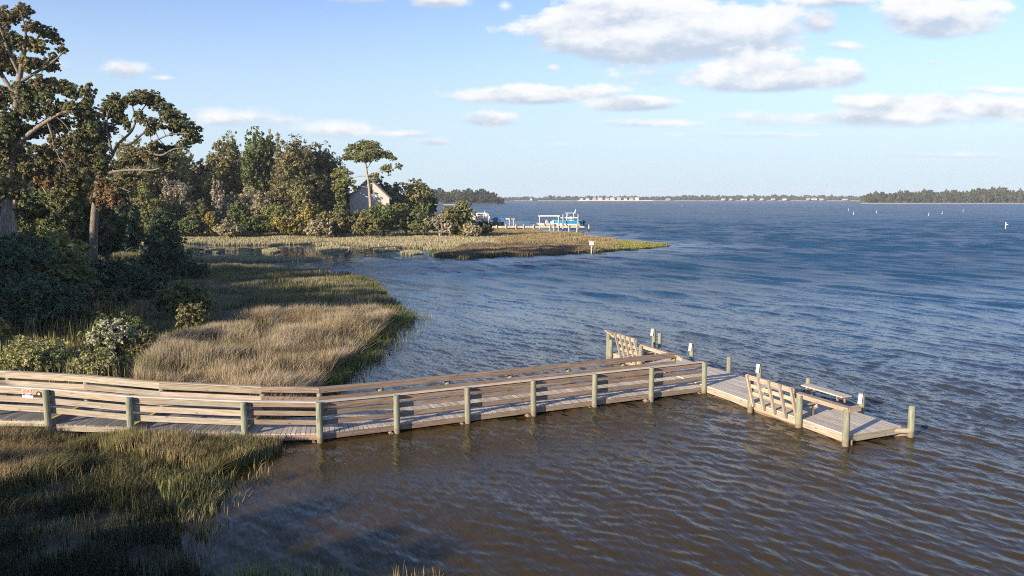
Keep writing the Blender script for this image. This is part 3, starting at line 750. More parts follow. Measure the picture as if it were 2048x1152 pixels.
# ------------------------------------------------------------------ grass
def blades(name, poly, count, h, w, pal, label, lean=0.35, clump=0.0, edge=None, clumps_h=True, mask=None, tips=None, seed=1, per=1, hvar=.35, in_water=False, wind=(0.5, -0.1), gap=.22):
    """grass blades as bent 2-segment strips standing inside poly"""
    r = np.random.default_rng(seed); poly = np.asarray(poly); lo, hi = poly.min(0), poly.max(0)
    pts = []
    tot = 0
    while tot < count:
        q = r.uniform(lo, hi, (count * 2, 2))
        # denser towards the camera so far blades stay cheap
        q = q[inside(q, poly)]
        if mask is not None: q = q[mask(q)]
        if len(q) == 0: break
        pts.append(q); tot += len(q)
    q = np.vstack(pts)[:count]
    if clump > 0:
        nz = vnoise(q[:, 0], q[:, 1], clump, seed + 3); keep = r.random(len(q)) < np.clip((nz - gap) * 2.6, .10, 1); q = q[keep]
    hg, sd = land_h(q)
    if not in_water:
        k = sd > -0.3; q, hg = q[k], hg[k]
    n = len(q); nz = vnoise(q[:, 0], q[:, 1], 1.6, seed + 9); nz2 = vnoise(q[:, 0], q[:, 1], 5.0, seed + 19)
    st = lambda a: np.clip((a - .5) * 2.3 + .5, 0, 1)
    hh = h * (1 - hvar + 2 * hvar * (0.45 * st(nz) + 0.27 * st(vnoise(q[:, 0], q[:, 1], 3.2, 77)) + 0.28 * r.random(n)))
    ang = r.uniform(0, 6.28, n); wd = w * r.uniform(.6, 1.3, n)
    sx, sy = np.cos(ang) * wd / 2, np.sin(ang) * wd / 2
    la = r.uniform(0, 6.28, n); lm = lean * r.random(n) ** 1.3
    tuft = 6.28 * vnoise(q[:, 0], q[:, 1], 1.1, seed + 29)
    lx = (np.cos(la) * .6 + np.cos(tuft) * .5 + wind[0]) * lm * hh; ly = (np.sin(la) * .6 + np.sin(tuft) * .5 + wind[1]) * lm * hh
    z0 = np.maximum(hg, -0.06) - .03
    V = np.zeros((n, 5, 3))
    V[:, 0] = np.c_[q[:, 0] - sx, q[:, 1] - sy, z0]; V[:, 1] = np.c_[q[:, 0] + sx, q[:, 1] + sy, z0]
    V[:, 2] = np.c_[q[:, 0] + sx * .8 + lx * .35, q[:, 1] + sy * .8 + ly * .35, z0 + hh * .6]; V[:, 3] = np.c_[q[:, 0] - sx * .8 + lx * .35, q[:, 1] - sy * .8 + ly * .35, z0 + hh * .6]
    V[:, 4] = np.c_[q[:, 0] + lx, q[:, 1] + ly, z0 + hh]
    i = np.arange(n)[:, None] * 5
    F = np.vstack([i + np.array([0, 1, 2]), i + np.array([0, 2, 3]), i + np.array([3, 2, 4])])
    pal = np.array(pal, float); a = pal[r.integers(0, len(pal), n)]; b = pal[(nz2 * (len(pal) - .01)).astype(int)]
    col = (a * .45 + b * .55) * r.uniform(.75, 1.25, n)[:, None]
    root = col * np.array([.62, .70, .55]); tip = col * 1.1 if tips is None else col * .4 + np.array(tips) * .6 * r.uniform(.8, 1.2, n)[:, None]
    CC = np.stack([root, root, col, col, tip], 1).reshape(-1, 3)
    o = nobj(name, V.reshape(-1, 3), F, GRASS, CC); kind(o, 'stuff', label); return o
TAN = [(.40, .30, .17), (.34, .25, .14), (.30, .23, .12), (.25, .21, .10), (.38, .30, .19)]
OLV = [(.16, .17, .06), (.20, .20, .07), (.12, .14, .05), (.24, .22, .09)]
GRN = [(.15, .20, .05), (.20, .25, .07), (.12, .17, .04), (.24, .27, .09)]
PAL = [(.38, .34, .20), (.33, .30, .18), (.42, .36, .23), (.28, .28, .15)]
GRY = [(.30, .25, .17), (.24, .21, .14), (.20, .19, .11), (.28, .25, .18)]
POLI = lambda L: W(L, 0.2)
def build_grass():
    near_tall = POLI([(270, 765), (330, 715), (420, 680), (480, 660), (560, 650), (640, 640), (700, 622), (760, 632), (790, 642), (770, 668), (730, 700), (680, 735), (650, 765), (620, 800), (560, 850), (420, 800), (270, 790)])
    blades('tall_grass', near_tall, 150000, .98, .020, TAN + GRY[:3] + OLV[3:] + TAN[:2], 'tall tan marsh grass behind the boardwalk', 1.0, 1.7, seed=2, hvar=.5, tips=(.60, .49, .35), gap=.40)
    blades('tall_grass', near_tall, 26000, .62, .022, OLV + TAN[2:4], 'olive undergrowth between the tall tan grass', .8, .8, seed=3)
    blades('tall_grass', near_tall, 30000, 1.02, .020, [(.20, .13, .07), (.15, .11, .06), (.11, .10, .05), (.24, .17, .10)], 'dark brown clumps among the tall tan grass', .7, 2.6, seed=51, gap=.52, hvar=.4)
    blades('tall_grass', POLI([(270, 790), (270, 740), (330, 700), (430, 665), (500, 650), (520, 700), (420, 760), (360, 790)]), 16000, .85, .020, OLV + GRY, 'grey green grass left of the tall tan patch', .8, 2.0, seed=52, gap=.35)
    edge = POLI([(620, 800), (660, 745), (720, 700), (770, 655), (800, 625), (835, 624), (828, 640), (795, 655), (775, 700), (735, 730), (690, 755), (650, 800)])
    blades('shore_grass', edge, 13000, .50, .022, GRN + OLV, 'short green cordgrass along the water edge', .8, 1.4, gap=.42, seed=4, in_water=True, mask=lambda q: seg_dist(q, near_land) < np.random.default_rng(1).exponential(.55, len(q)))
    mid = POLI([(270, 765), (180, 700), (200, 600), (300, 560), (400, 520), (520, 530), (640, 543), (730, 560), (740, 580), (770, 600), (800, 622), (830, 632), (760, 640), (640, 655), (500, 680), (380, 720)])
    blades('marsh_grass', mid, 120000, .55, .032, GRY + OLV[:3] + TAN[2:4], 'grey tan marsh meadow beyond the tall grass', .9, 2.4, seed=5, hvar=.5, gap=.30)
    midedge = POLI([(690, 545), (750, 560), (790, 600), (832, 631), (790, 640), (740, 620), (700, 590)])
    blades('shore_grass', midedge, 14000, .5, .035, [(.10, .12, .05), (.14, .15, .06), (.18, .16, .09)], 'dark green cordgrass on the meadow tip', .8, 1.6, gap=.4, seed=6, in_water=True, mask=lambda q: seg_dist(q, near_land) < 1.6)
    fore = np.vstack([W([(440, 1190), (400, 1165), (370, 1130), (355, 1060), (385, 1000), (436, 950), (513, 914), (545, 900), (400, 903), (200, 893), (0, 884), (-200, 884)]), np.array([[-18, 10], [-6, 8]])])
    blades('foreground_grass', fore, 60000, .42, .015, [(.20, .15, .08), (.13, .11, .05), (.10, .11, .04), (.30, .22, .12), (.36, .27, .15)], 'brown and olive marsh grass below the boardwalk', 1.2, .9, seed=7, hvar=.5, mask=lambda q: q[:, 1] > 19.3 + np.random.default_rng(2).normal(0, .7, len(q)), gap=.3)
    blades('foreground_grass', fore, 60000, .40, .015, [(.034, .045, .018), (.045, .052, .02), (.027, .038, .018), (.065, .055, .028)], 'green marsh grass in the bottom left corner with shade painted into its colour', .9, .9, seed=27, hvar=.5, mask=lambda q: q[:, 1] < 19.6 + np.random.default_rng(2).normal(0, .7, len(q)), gap=.3)  # near-black palette: tree shade over this corner painted into the blades
    shal = POLI([(600, 830), (640, 780), (700, 725), (760, 675), (800, 640), (850, 622), (880, 632), (850, 655), (800, 690), (740, 740), (690, 790)])
    blades('shore_grass', shal, 1300, .42, .022, GRN + TAN[2:], 'scattered stems in the shallows off the marsh edge', .8, .8, seed=44, in_water=True, gap=.3, mask=lambda q: seg_dist(q, near_land) < np.random.default_rng(4).exponential(1.0, len(q)))
    blades('shore_grass', W([(400, 900), (600, 890), (560, 930), (500, 990), (430, 1080), (400, 1150), (360, 1150), (380, 1040)]), 700, .36, .018, TAN[2:] + OLV, 'scattered reed stems in the shallows by the boardwalk', .9, .6, seed=45, in_water=True, gap=.3)
    strip = W([(200, 925), (260, 905), (400, 908), (520, 896), (565, 893), (560, 905), (520, 922), (470, 940), (380, 945), (280, 940)])
    blades('foreground_grass', strip, 7000, .58, .02, OLV + OLV + TAN[1:4] + GRN[:1], 'sunlit green and straw grass at the foot of the boardwalk', .45, .7, seed=8, in_water=True)
    wat = W([(370, 1070), (300, 980), (420, 960), (470, 960), (430, 1020), (420, 1080)])
    blades('foreground_grass', wat, 1300, .46, .02, TAN[2:] + OLV, 'sparse reeds standing in the shallows', .7, .5, seed=9, in_water=True)
    blades('foreground_grass', W([(440, 1150), (600, 1138), (700, 1160), (700, 1200), (560, 1200), (440, 1190)]), 420, .36, .018, TAN[2:] + GRN, 'thin reeds at the bottom edge of the water', .6, .4, seed=10, in_water=True)
    blades('foreground_grass', W([(785, 1150), (880, 1158), (885, 1185), (780, 1185)]), 60, .42, .018, TAN, 'a few pale reeds poking up at the bottom edge', .6, 0, seed=12, in_water=True)
    inl = POLI([(270, 770), (200, 700), (210, 610), (330, 560), (400, 515), (-100, 505), (-400, 560), (-300, 770)])
    blades('weeds', inl, 60000, .8, .035, OLV + GRY[1:3] + [(.10, .12, .04)], 'mixed weeds and tall grass on the left bank', .5, 1.5, seed=13)
    gold = POLI([(20, 745), (0, 640), (130, 610), (300, 640), (300, 730), (150, 760)])
    blades('goldenrod', gold, 5200, 1.25, .04, [(.30, .24, .07), (.26, .20, .08), (.20, .17, .07)], 'brown and yellow goldenrod stalks on the left bank', .45, 2.2, gap=.42, hvar=.5, mask=lambda q: seg_dist(q, W([(20, 745), (0, 640), (130, 610), (300, 640), (300, 730), (150, 760)], .2)) > np.random.default_rng(6).exponential(1.2, len(q)), seed=14, tips=(.42, .34, .10))
    # far marsh
    fl = far_land.copy()
    blades('far_marsh_grass', W([(-200, 486), (190, 486), (380, 488), (600, 489), (700, 492), (860, 498), (1000, 498), (1010, 470), (960, 466), (700, 466), (400, 462), (-200, 455)], .3), 150000, .50, .07, PAL, 'pale straw marsh across the creek', .4, 0, seed=15)
    for k, isl in enumerate(islets):
        blades('far_marsh_grass', isl, 3500 if k == 0 else 1100, .36, .08, PAL, 'straw coloured marsh islet in the creek', .4, 0, seed=30 + k)
    pt = W([(862, 512), (930, 518), (1000, 513), (1100, 510), (1200, 504), (1240, 501), (1230, 480), (1190, 476), (1150, 468), (1060, 462), (980, 452), (960, 470), (1000, 490), (900, 500)], .2)
    blades('point_grass', pt, 80000, .6, .08, [(.30, .22, .13), (.26, .20, .10), (.22, .19, .09), (.34, .27, .15)], 'brown grass on the low point', .5, 6.0, seed=16)
    dk_ = W([(862, 512), (930, 517), (1000, 512), (1100, 509), (1180, 503), (1185, 492), (1080, 492), (990, 494), (940, 490), (900, 503)], .2)
    blades('point_scrub', dk_, 26000, .62, .09, [(.14, .105, .08), (.19, .14, .10), (.11, .10, .06)], 'dark purplish brown scrub on the point', .5, 0, seed=17)
    blades('point_scrub', W([(858, 506), (870, 514), (930, 519), (1010, 513), (1040, 511), (1000, 505), (900, 506)], .2), 16000, .5, .08, [(.07, .10, .04), (.10, .12, .05)], 'low dark green growth on the shore of the point', .4, 0, seed=18)
    tip = W([(1160, 507), (1230, 502), (1280, 498), (1360, 491), (1280, 486), (1210, 479), (1180, 488)], .2)
    blades('point_grass', tip, 22000, .42, .08, [(.26, .24, .07), (.20, .22, .06), (.32, .26, .10)], 'yellow green grass at the tip of the point', .5, 0, seed=19)
build_grass()

# ------------------------------------------------------------------ foliage
def leaf_cloud(centers, radii, counts, size, pal, seed=0, hollow=.55, flat=.0, elong=1.7, droop=0.0):
    """leaf quads scattered in ellipsoids; returns verts, faces, colours"""
    r = np.random.default_rng(seed); VV = []; CC = []
    pal = np.array(pal, float)
    for c, rad, n in zip(centers, radii, counts):
        n = int(n); 
        if n < 1: continue
        d = r.normal(size=(n, 3)); d /= np.linalg.norm(d, axis=1)[:, None]
        rr = (hollow + (1 - hollow) * r.random(n)) * r.random(n) ** .18
        # sub-tufts give the clump a broken surface
        nt_ = max(6, n // 18); td = r.normal(size=(nt_, 3)); td /= np.linalg.norm(td, axis=1)[:, None]; tr = r.uniform(.35, 1.32, nt_)
        ti = r.integers(0, nt_, n); tuft = td[ti] * tr[ti][:, None]
        p = tuft + (d * rr[:, None]) * r.uniform(.10, .30, nt_)[ti][:, None]
        p = p * np.array(rad) + np.array(c)
        nr = p - np.array(c); nr = nr / (np.array(rad) ** 2); nr /= np.linalg.norm(nr, axis=1)[:, None] + 1e-9
        nv = nr * .7 + r.normal(size=(n, 3)) * .75 + np.array([0, 0, .35]); nv /= np.linalg.norm(nv, axis=1)[:, None]
        a = np.cross(nv, r.normal(size=(n, 3))); a /= np.linalg.norm(a, axis=1)[:, None] + 1e-9; b = np.cross(nv, a)
        s = size * r.uniform(.55, 1.35, n)[:, None]
        a = a * s * elong * .5; b = b * s * .5
        VV.append(np.stack([p - a, p - b + a * .1, p + a, p + b - a * .1], 1).reshape(-1, 3))
        tone = r.uniform(.72, 1.28); base = pal[r.integers(0, len(pal))] * tone; tcol = pal[r.integers(0, len(pal), nt_)] * r.uniform(.7, 1.3, nt_)[:, None]
        col = (base * .35 + tcol[ti] * .65) * r.uniform(.75, 1.25, n)[:, None]
        CC.append(np.repeat(col, 4, 0))
    V = np.vstack(VV); F = np.arange(len(V)).reshape(-1, 4); return V, F, np.vstack(CC)
def curve_pts(a, b, sag=0.0, wig=0.08, n=6, r=None):
    r = r or random; a = np.array(a, float); b = np.array(b, float); L = np.linalg.norm(b - a); out = []
    o1 = np.array([r.uniform(-1, 1) for _ in range(3)]) * wig * L; o2 = np.array([r.uniform(-1, 1) for _ in range(3)]) * wig * L
    for i in range(n):
        t = i / (n - 1); p = a * (1 - t) + b * t + o1 * math.sin(math.pi * t) + o2 * math.sin(2 * math.pi * t) * .5; p[2] += sag * L * math.sin(math.pi * t) 
        out.append(p)
    return out
PALS = dict(
    dark=[(.060, .068, .030), (.080, .080, .035), (.090, .078, .042), (.048, .060, .030)],
    brown=[(.13, .115, .060), (.11, .105, .050), (.145, .120, .068), (.090, .095, .045)],
    olive=[(.14, .135, .055), (.17, .155, .065), (.115, .118, .050), (.19, .165, .080)],
    green=[(.085, .110, .042), (.11, .130, .050), (.070, .090, .038), (.13, .140, .058)],
    yellow=[(.28, .22, .07), (.22, .185, .065), (.17, .155, .06), (.32, .25, .08), (.13, .125, .05)],
    yelgrn=[(.19, .19, .065), (.22, .21, .080), (.15, .155, .060), (.12, .13, .05)],
    pale=[(.27, .235, .145), (.23, .205, .125), (.31, .27, .18), (.18, .165, .095)],
    grey=[(.25, .215, .17), (.29, .25, .20), (.20, .18, .135), (.16, .155, .10)],
    pine=[(.12, .135, .055), (.15, .16, .065), (.095, .11, .048), (.17, .17, .075)],
    vine=[(.045, .075, .048), (.055, .088, .048), (.070, .098, .042), (.038, .062, .042)],
    leafy=[(.075, .080, .036), (.095, .095, .042), (.11, .095, .052), (.062, .078, .038)],
    rust=[(.19, .12, .065), (.16, .11, .06), (.12, .10, .05)],
    bloom=[(.20, .205, .085), (.24, .23, .10), (.16, .17, .065), (.27, .25, .13)],
    island=[(.10, .115, .055), (.125, .13, .065), (.085, .10, .050), (.145, .14, .08)],
    distant=[(.075, .085, .050), (.09, .095, .06), (.06, .075, .045)])
for _k in PALS: PALS[_k] = [tuple(min(.6, c * (1.0 if _k in ('island', 'distant') else (1.6 if _k == 'vine' else 2.0 if _k == 'leafy' else 1.7))) for c in t) for t in PALS[_k]]
def tree(name, label, cat, x, y, zg, height, rx, pal, leaf=.3, n=7000, crown_lo=.25, shape='round', ry=None, seed=0, bark=(.16, .13, .10), group=None, nclump=22, trunk_r=None, lean=(0, 0), fill=1.0):
    r = np.random.default_rng(seed + 100); rr = random.Random(seed)
    root = thing(name, label, cat, (x, y, zg), group)
    ry = ry or rx; z0 = zg + height * crown_lo; z1 = zg + height; zc = (z0 + z1) / 2; hz = (z1 - z0) / 2
    cen, rad, cnt = [], [], []
    for k in range(nclump):
        if shape == 'cone':
            t = (k + .5) / nclump; z = z0 + (z1 - z0) * t; e = (1 - t) ** .8 * .85 + .06; a = k * 2.4; m = e * rr.uniform(.25, .75)
            c = (x + rx * m * math.cos(a), y + ry * m * math.sin(a), z); s = rx * (.30 + .30 * e)
            rad.append((s, s, s * .75))
        else:
            d = r.normal(size=3); d /= np.linalg.norm(d); q = rr.uniform(.35, .82) if shape == 'round' else rr.uniform(.5, .85)
            if shape == 'flat': d[2] = abs(d[2]) * .8 - .15
            if shape == 'bush' and d[2] < -.2: d[2] *= .5
            c = np.array([x + rx * d[0] * q, y + ry * d[1] * q, zc + hz * d[2] * q]); s = rr.uniform(.26, .42) 
            rad.append((rx * s, ry * s, max(.24 * rx, hz * s * (.8 if shape != 'flat' else .45))))
        cen.append(c + np.array([lean[0], lean[1], 0]) * (c[2] - zg) / height if not isinstance(c, tuple) else c); v = np.prod(rad[-1]) ** (2 / 3); cnt.append(v)
    cnt = np.array(cnt) / sum(cnt) * n
    V, F, CC = leaf_cloud(cen, rad, cnt, leaf, PALS[pal], seed + 5)
    nobj('crown', V, F, LEAF, CC, root)
    mb = MB(); mb.col = bark; tr = trunk_r or height * .018 + .05; top = np.array([x + lean[0] * .8, y + lean[1] * .8, zg + height * .82])
    tp = curve_pts((x, y, zg - .3), top, 0, .03, 8, rr); mb.tube(tp, [tr * (1.15 - t * .95) for t in np.linspace(0, 1, 8)], 8)
    for c in cen[::1]:
        t = min(.95, max(.15, (c[2] - zg) / height - .18)); i = int(t * 7); s = tp[min(i, 6)]
        p = curve_pts(s, c, .06, .10, 5, rr); w = tr * (1.0 - t * .8) * .45; mb.tube(p, [w, w * .8, w * .6, w * .4, w * .2], 5, False)
    obj('trunk', mb, BARK, root, smooth_=True)
    return root
def col_x(px, D, z=1.0):
    dep = D * math.cos(PITCH) + (CAM_H - z) * math.sin(PITCH); return (px - 1024) / FPX * dep
def top_z(py, D): return PD(1024, py, D)[2]
def ptree(name, label, cat, px, D, top, wpx, pal, zg=.35, **kw):
    x = col_x(px, D); h = top_z(top, D) - zg; rx = wpx / 2 / ppm(D)
    return tree(name, label, cat, x, D, zg, h, rx, pal, **kw)

def hand_tree(name, label, cat, D, zg, limbs, clumps, pal, leaf, n, bark, seed, depth=.8, group=None, twig=.02):
    """limbs: list of (pixel points, r0, r1, depth offset at end); clumps (px,py,rx,ry[,palette])"""
    r = random.Random(seed); b0 = PD(limbs[0][0][0][0], limbs[0][0][0][1], D)
    root = thing(name, label, cat, (b0[0], D, zg)); k = ppm(D)
    mb = MB(); mb.col = bark; ends = []
    for j, (pts_, r0, r1, d0, d1) in enumerate(limbs):
        P3 = []; m = len(pts_)
        for i, (a, b) in enumerate(pts_):
            t = i / (m - 1); q = np.array(PD(a, b, D + d0 + (d1 - d0) * t)); 
            if 0 < i < m - 1 and j: q += np.array([r.uniform(-1, 1), r.uniform(-1, 1), r.uniform(-1, 1)]) * .12
            P3.append(q)
        if j == 0: P3[0][2] = zg - .4
        # resample smoothly
        Q = []; rad = []
        for i in range(m - 1):
            p0 = P3[max(i - 1, 0)]; p1 = P3[i]; p2 = P3[i + 1]; p3 = P3[min(i + 2, m - 1)]
            for s in range(4):
                t = s / 4; Q.append(.5 * ((2 * p1) + (-p0 + p2) * t + (2 * p0 - 5 * p1 + 4 * p2 - p3) * t * t + (-p0 + 3 * p1 - 3 * p2 + p3) * t ** 3)); rad.append(r0 + (r1 - r0) * (i + t) / (m - 1))
        Q.append(P3[-1]); rad.append(r1); mb.tube(Q, rad, 9); ends += [Q[i] for i in range(len(Q) // 2, len(Q), 2)]
    cen, rad, cnt, groups = [], [], [], {}
    for c in clumps:
        px, py, a, b = c[:4]; pl = c[4] if len(c) > 4 else pal
        dd = r.uniform(-1, 1) * depth * max(1.0, a / k) if len(c) < 6 else c[5]
        q = np.array(PD(px, py, D + dd)); jz = r.uniform(.8, 1.75); ja = r.uniform(.75, 1.15); q[2] += r.uniform(-.5, .5) * b / k; R3 = (a / k * ja, a / k * .9 * ja, b / k * jz)
        groups.setdefault(pl, []).append((q, R3))
        e = min(ends, key=lambda s: np.linalg.norm(s - q)); base = curve_pts(e, q, .05, .08, 5, r); w = min(.11, .03 + .012 * np.linalg.norm(e - q)); mb.tube(base, [w, w * .85, w * .7, w * .5, w * .3], 5, False)
        for _ in range(7):
            tq = q + np.array([r.uniform(-.8, .8) * R3[0], r.uniform(-.8, .8) * R3[1], r.uniform(-.7, .7) * R3[2]]); mb.tube(curve_pts(base[3], tq, .05, .1, 4, r), [w * .4, w * .3, w * .2, w * .1], 4, False)
    tot = sum(g[1][0] * (g[1][2] + g[1][0] * .3) for gs in groups.values() for g in gs); VV, FF, CC, o = [], [], [], 0
    for pl, gs in groups.items():
        cn = [n * g[1][0] * (g[1][2] + g[1][0] * .3) / tot for g in gs]
        V, F, c_ = leaf_cloud([g[0] for g in gs], [g[1] for g in gs], cn, leaf, PALS[pl], seed + len(pl)); VV.append(V); FF.append(F + o); CC.append(c_); o += len(V)
    nobj('crown', np.vstack(VV), np.vstack(FF), LEAF, np.vstack(CC), root); obj('trunk', mb, BARK, root, smooth_=True)
    return root

def build_trees():
    # spreading oak on the left bank
    oak_l = [([(188, 545), (187, 480), (190, 420), (196, 375), (198, 345)], .38, .27, 0, 0),
             ([(197, 350), (222, 318), (238, 290), (262, 262), (276, 236), (290, 212)], .17, .045, 0, 1.5),
             ([(226, 312), (220, 285), (216, 258), (212, 232), (222, 214)], .11, .035, .4, -1),
             ([(262, 262), (272, 242), (268, 222), (262, 206)], .10, .04, 1, 0),
             ([(240, 288), (262, 290), (285, 268), (312, 250), (330, 232)], .13, .05, .5, 2),
             ([(198, 352), (235, 345), (268, 338), (298, 342), (320, 336)], .15, .05, 0, -2),
             ([(205, 345), (250, 322), (290, 300), (318, 280), (348, 268), (378, 268)], .13, .04, 0, -1),
             ([(290, 300), (320, 310), (350, 300), (372, 296)], .10, .04, -.5, -2),
             ([(196, 368), (175, 350), (150, 338), (132, 318)], .18, .06, 0, 1),
             ([(195, 380), (210, 368), (236, 372), (262, 384)], .10, .04, 0, -1),
             ([(196, 352), (185, 320), (178, 290), (168, 262)], .2, .06, 0, 1.5)]
    oak_c = [(290, 196, 26, 9), (262, 200, 20, 8), (232, 206, 18, 9), (214, 216, 14, 9), (312, 205, 20, 8), (330, 218, 18, 8), (345, 232, 20, 9), (362, 246, 18, 8), (382, 262, 20, 9), (392, 276, 12, 8),
             (372, 288, 16, 7), (352, 262, 14, 6), (236, 236, 13, 9), (255, 248, 10, 7), (218, 252, 12, 9), (280, 232, 12, 8), (302, 244, 13, 8), (322, 256, 11, 6), (296, 262, 9, 6), (312, 292, 13, 8, 'brown'), (340, 298, 16, 7), (300, 312, 18, 9, 'brown'), (272, 318, 20, 10, 'brown'),
             (328, 318, 16, 8), (345, 325, 14, 7), (240, 332, 16, 10), (305, 348, 14, 7), (262, 352, 13, 8, 'brown'), (186, 252, 22, 14), (170, 268, 22, 14), (200, 278, 18, 12), (160, 300, 24, 14, 'brown'), (192, 312, 20, 12), (150, 326, 20, 13, 'brown'), (178, 346, 20, 12, 'brown'),
             (208, 372, 16, 14, 'rust'), (200, 398, 15, 12, 'rust'), (225, 392, 12, 10, 'rust'), (184, 388, 12, 14, 'brown'), (262, 384, 12, 7), (235, 365, 14, 8), (206, 330, 14, 10)]
    hand_tree('oak_tree', 'tall spreading tree with pale trunk and dark umbrella crown left of the house woods', 'tree', 70, .8, oak_l, oak_c, 'leafy', .125, 80000, (.16, .14, .115), 21)
    big_l = [([(14, 560), (12, 470), (16, 380), (26, 300), (32, 220), (40, 150), (52, 80)], .42, .14, 0, 0),
             ([(26, 300), (60, 262), (92, 240), (126, 228), (160, 222)], .20, .06, 0, -1), ([(32, 230), (60, 200), (96, 180), (124, 176)], .16, .05, 0, 1.5),
             ([(38, 165), (70, 140), (100, 124), (132, 100)], .13, .03, 0, 0), ([(45, 110), (72, 80), (90, 60), (104, 52)], .10, .03, 0, 1), ([(52, 80), (48, 50), (40, 20)], .09, .03, 0, -1),
             ([(34, 200), (10, 160), (-20, 120), (-50, 90)], .2, .06, 0, 1), ([(22, 320), (-20, 280), (-60, 250)], .2, .06, 0, 0), ([(40, 150), (20, 100), (0, 50), (-20, 10)], .14, .04, 0, -1)]
    big_c = [(48, 22, 24, 9, 'brown'), (10, 40, 34, 16, 'brown'), (-30, 30, 30, 20, 'brown'), (60, 52, 26, 10, 'brown'), (92, 62, 18, 9, 'brown'), (104, 80, 20, 9, 'brown'), (128, 94, 18, 8, 'brown'), (78, 92, 26, 11, 'olive'), (40, 78, 30, 14, 'olive'),
             (6, 88, 34, 18, 'brown'), (112, 118, 18, 8), (84, 132, 24, 9, 'brown'), (50, 124, 28, 13, 'olive'), (14, 138, 30, 16), (-20, 110, 34, 24), (86, 158, 24, 10, 'brown'), (120, 172, 22, 10), (150, 182, 20, 10), (176, 200, 20, 12),
             (96, 190, 26, 12), (60, 178, 26, 13), (24, 186, 28, 15), (-10, 190, 34, 22), (132, 206, 26, 13), (164, 226, 28, 14), (190, 240, 18, 12), (100, 226, 28, 13), (66, 222, 24, 12), (20, 240, 28, 17), (130, 248, 30, 14), (168, 258, 26, 14),
             (92, 262, 26, 14, 'brown'), (50, 262, 28, 16), (8, 280, 30, 18), (-25, 260, 34, 24), (120, 282, 28, 14, 'brown'), (150, 292, 24, 13, 'brown'), (80, 300, 26, 14), (40, 310, 28, 16, 'brown'), (4, 330, 30, 18), (100, 322, 24, 13), (132, 318, 22, 12, 'rust'),
             (64, 346, 26, 14, 'brown'), (24, 366, 28, 16), (96, 358, 22, 14, 'rust'), (-10, 380, 32, 22), (60, 388, 24, 14), (124, 352, 20, 12, 'brown'), (150, 340, 18, 12, 'brown')]
    hand_tree('oak_tree', 'tallest tree at the left edge with dense brown and dark green leaves', 'tree', 54, .9, big_l, [(a[0] + random.uniform(-7, 7), a[1] + random.uniform(-6, 6), a[2] * random.uniform(.62, .95), a[3] * random.uniform(.7, 1.1)) + tuple(a[4:]) for a in big_c], 'leafy', .125, 105000, (.20, .17, .14), 22)
    sm_l = [([(27, 560), (28, 470), (30, 400), (36, 350)], .26, .16, 0, 0), ([(32, 390), (60, 360), (90, 340)], .12, .05, 0, 1), ([(36, 350), (30, 310), (20, 280)], .12, .05, 0, 0)]
    hand_tree('oak_tree', 'smaller slim trunked tree just right of the tallest left edge tree', 'tree', 60, .9, sm_l, [(20, 290, 34, 18), (70, 330, 34, 18), (30, 340, 34, 18), (95, 345, 26, 16), (100, 395, 30, 20, 'green'), (60, 420, 22, 12, 'green'), (130, 400, 30, 20), (150, 370, 26, 16, 'olive')], 'leafy', .14, 36000, (.42, .33, .24), 23)
    # tall pine by the house
    pine_l = [([(741, 440), (741, 412), (739, 385), (737, 365), (733, 340), (730, 318), (728, 296)], .36, .12, 0, 0), ([(737, 360), (748, 345), (768, 343), (786, 338)], .11, .05, 0, -1),
              ([(735, 352), (715, 352), (695, 362), (680, 366)], .11, .05, 0, 1), ([(733, 338), (742, 326), (752, 316), (768, 312)], .10, .04, 0, 1), ([(731, 322), (718, 312), (700, 308)], .10, .04, 0, -1), ([(739, 376), (715, 372), (700, 374)], .08, .03, 0, -1)]
    pine_c = [(728, 284, 20, 6), (712, 290, 13, 6), (748, 292, 16, 6), (735, 300, 24, 6), (700, 302, 16, 7), (758, 302, 14, 6), (770, 311, 15, 6), (785, 313, 9, 4), (716, 312, 18, 6), (694, 314, 12, 5), (738, 312, 14, 5), (780, 334, 16, 4.5), (795, 335, 10, 3.5), (768, 338, 9, 3),
              (752, 352, 11, 6, 'brown'), (740, 349, 9, 4), (684, 342, 17, 6, 'yelgrn'), (665, 350, 14, 5, 'yelgrn'), (700, 346, 12, 4, 'yelgrn'), (690, 364, 18, 6, 'yelgrn'), (676, 374, 14, 6, 'yelgrn'), (706, 372, 12, 4, 'yelgrn'), (686, 382, 11, 5, 'yelgrn')]
    hand_tree('pine_tree', 'tall flat topped pine with bare trunk in front of the grey house gable', 'tree', 150, .6, pine_l, [(a[0] + random.uniform(-4, 4), a[1] + random.uniform(-4, 4), a[2] * random.uniform(.65, 1.0), a[3] * random.uniform(.8, 1.5)) + tuple(a[4:]) for a in pine_c], 'pine', .17, 36000, (.34, .27, .20), 24, depth=.5)
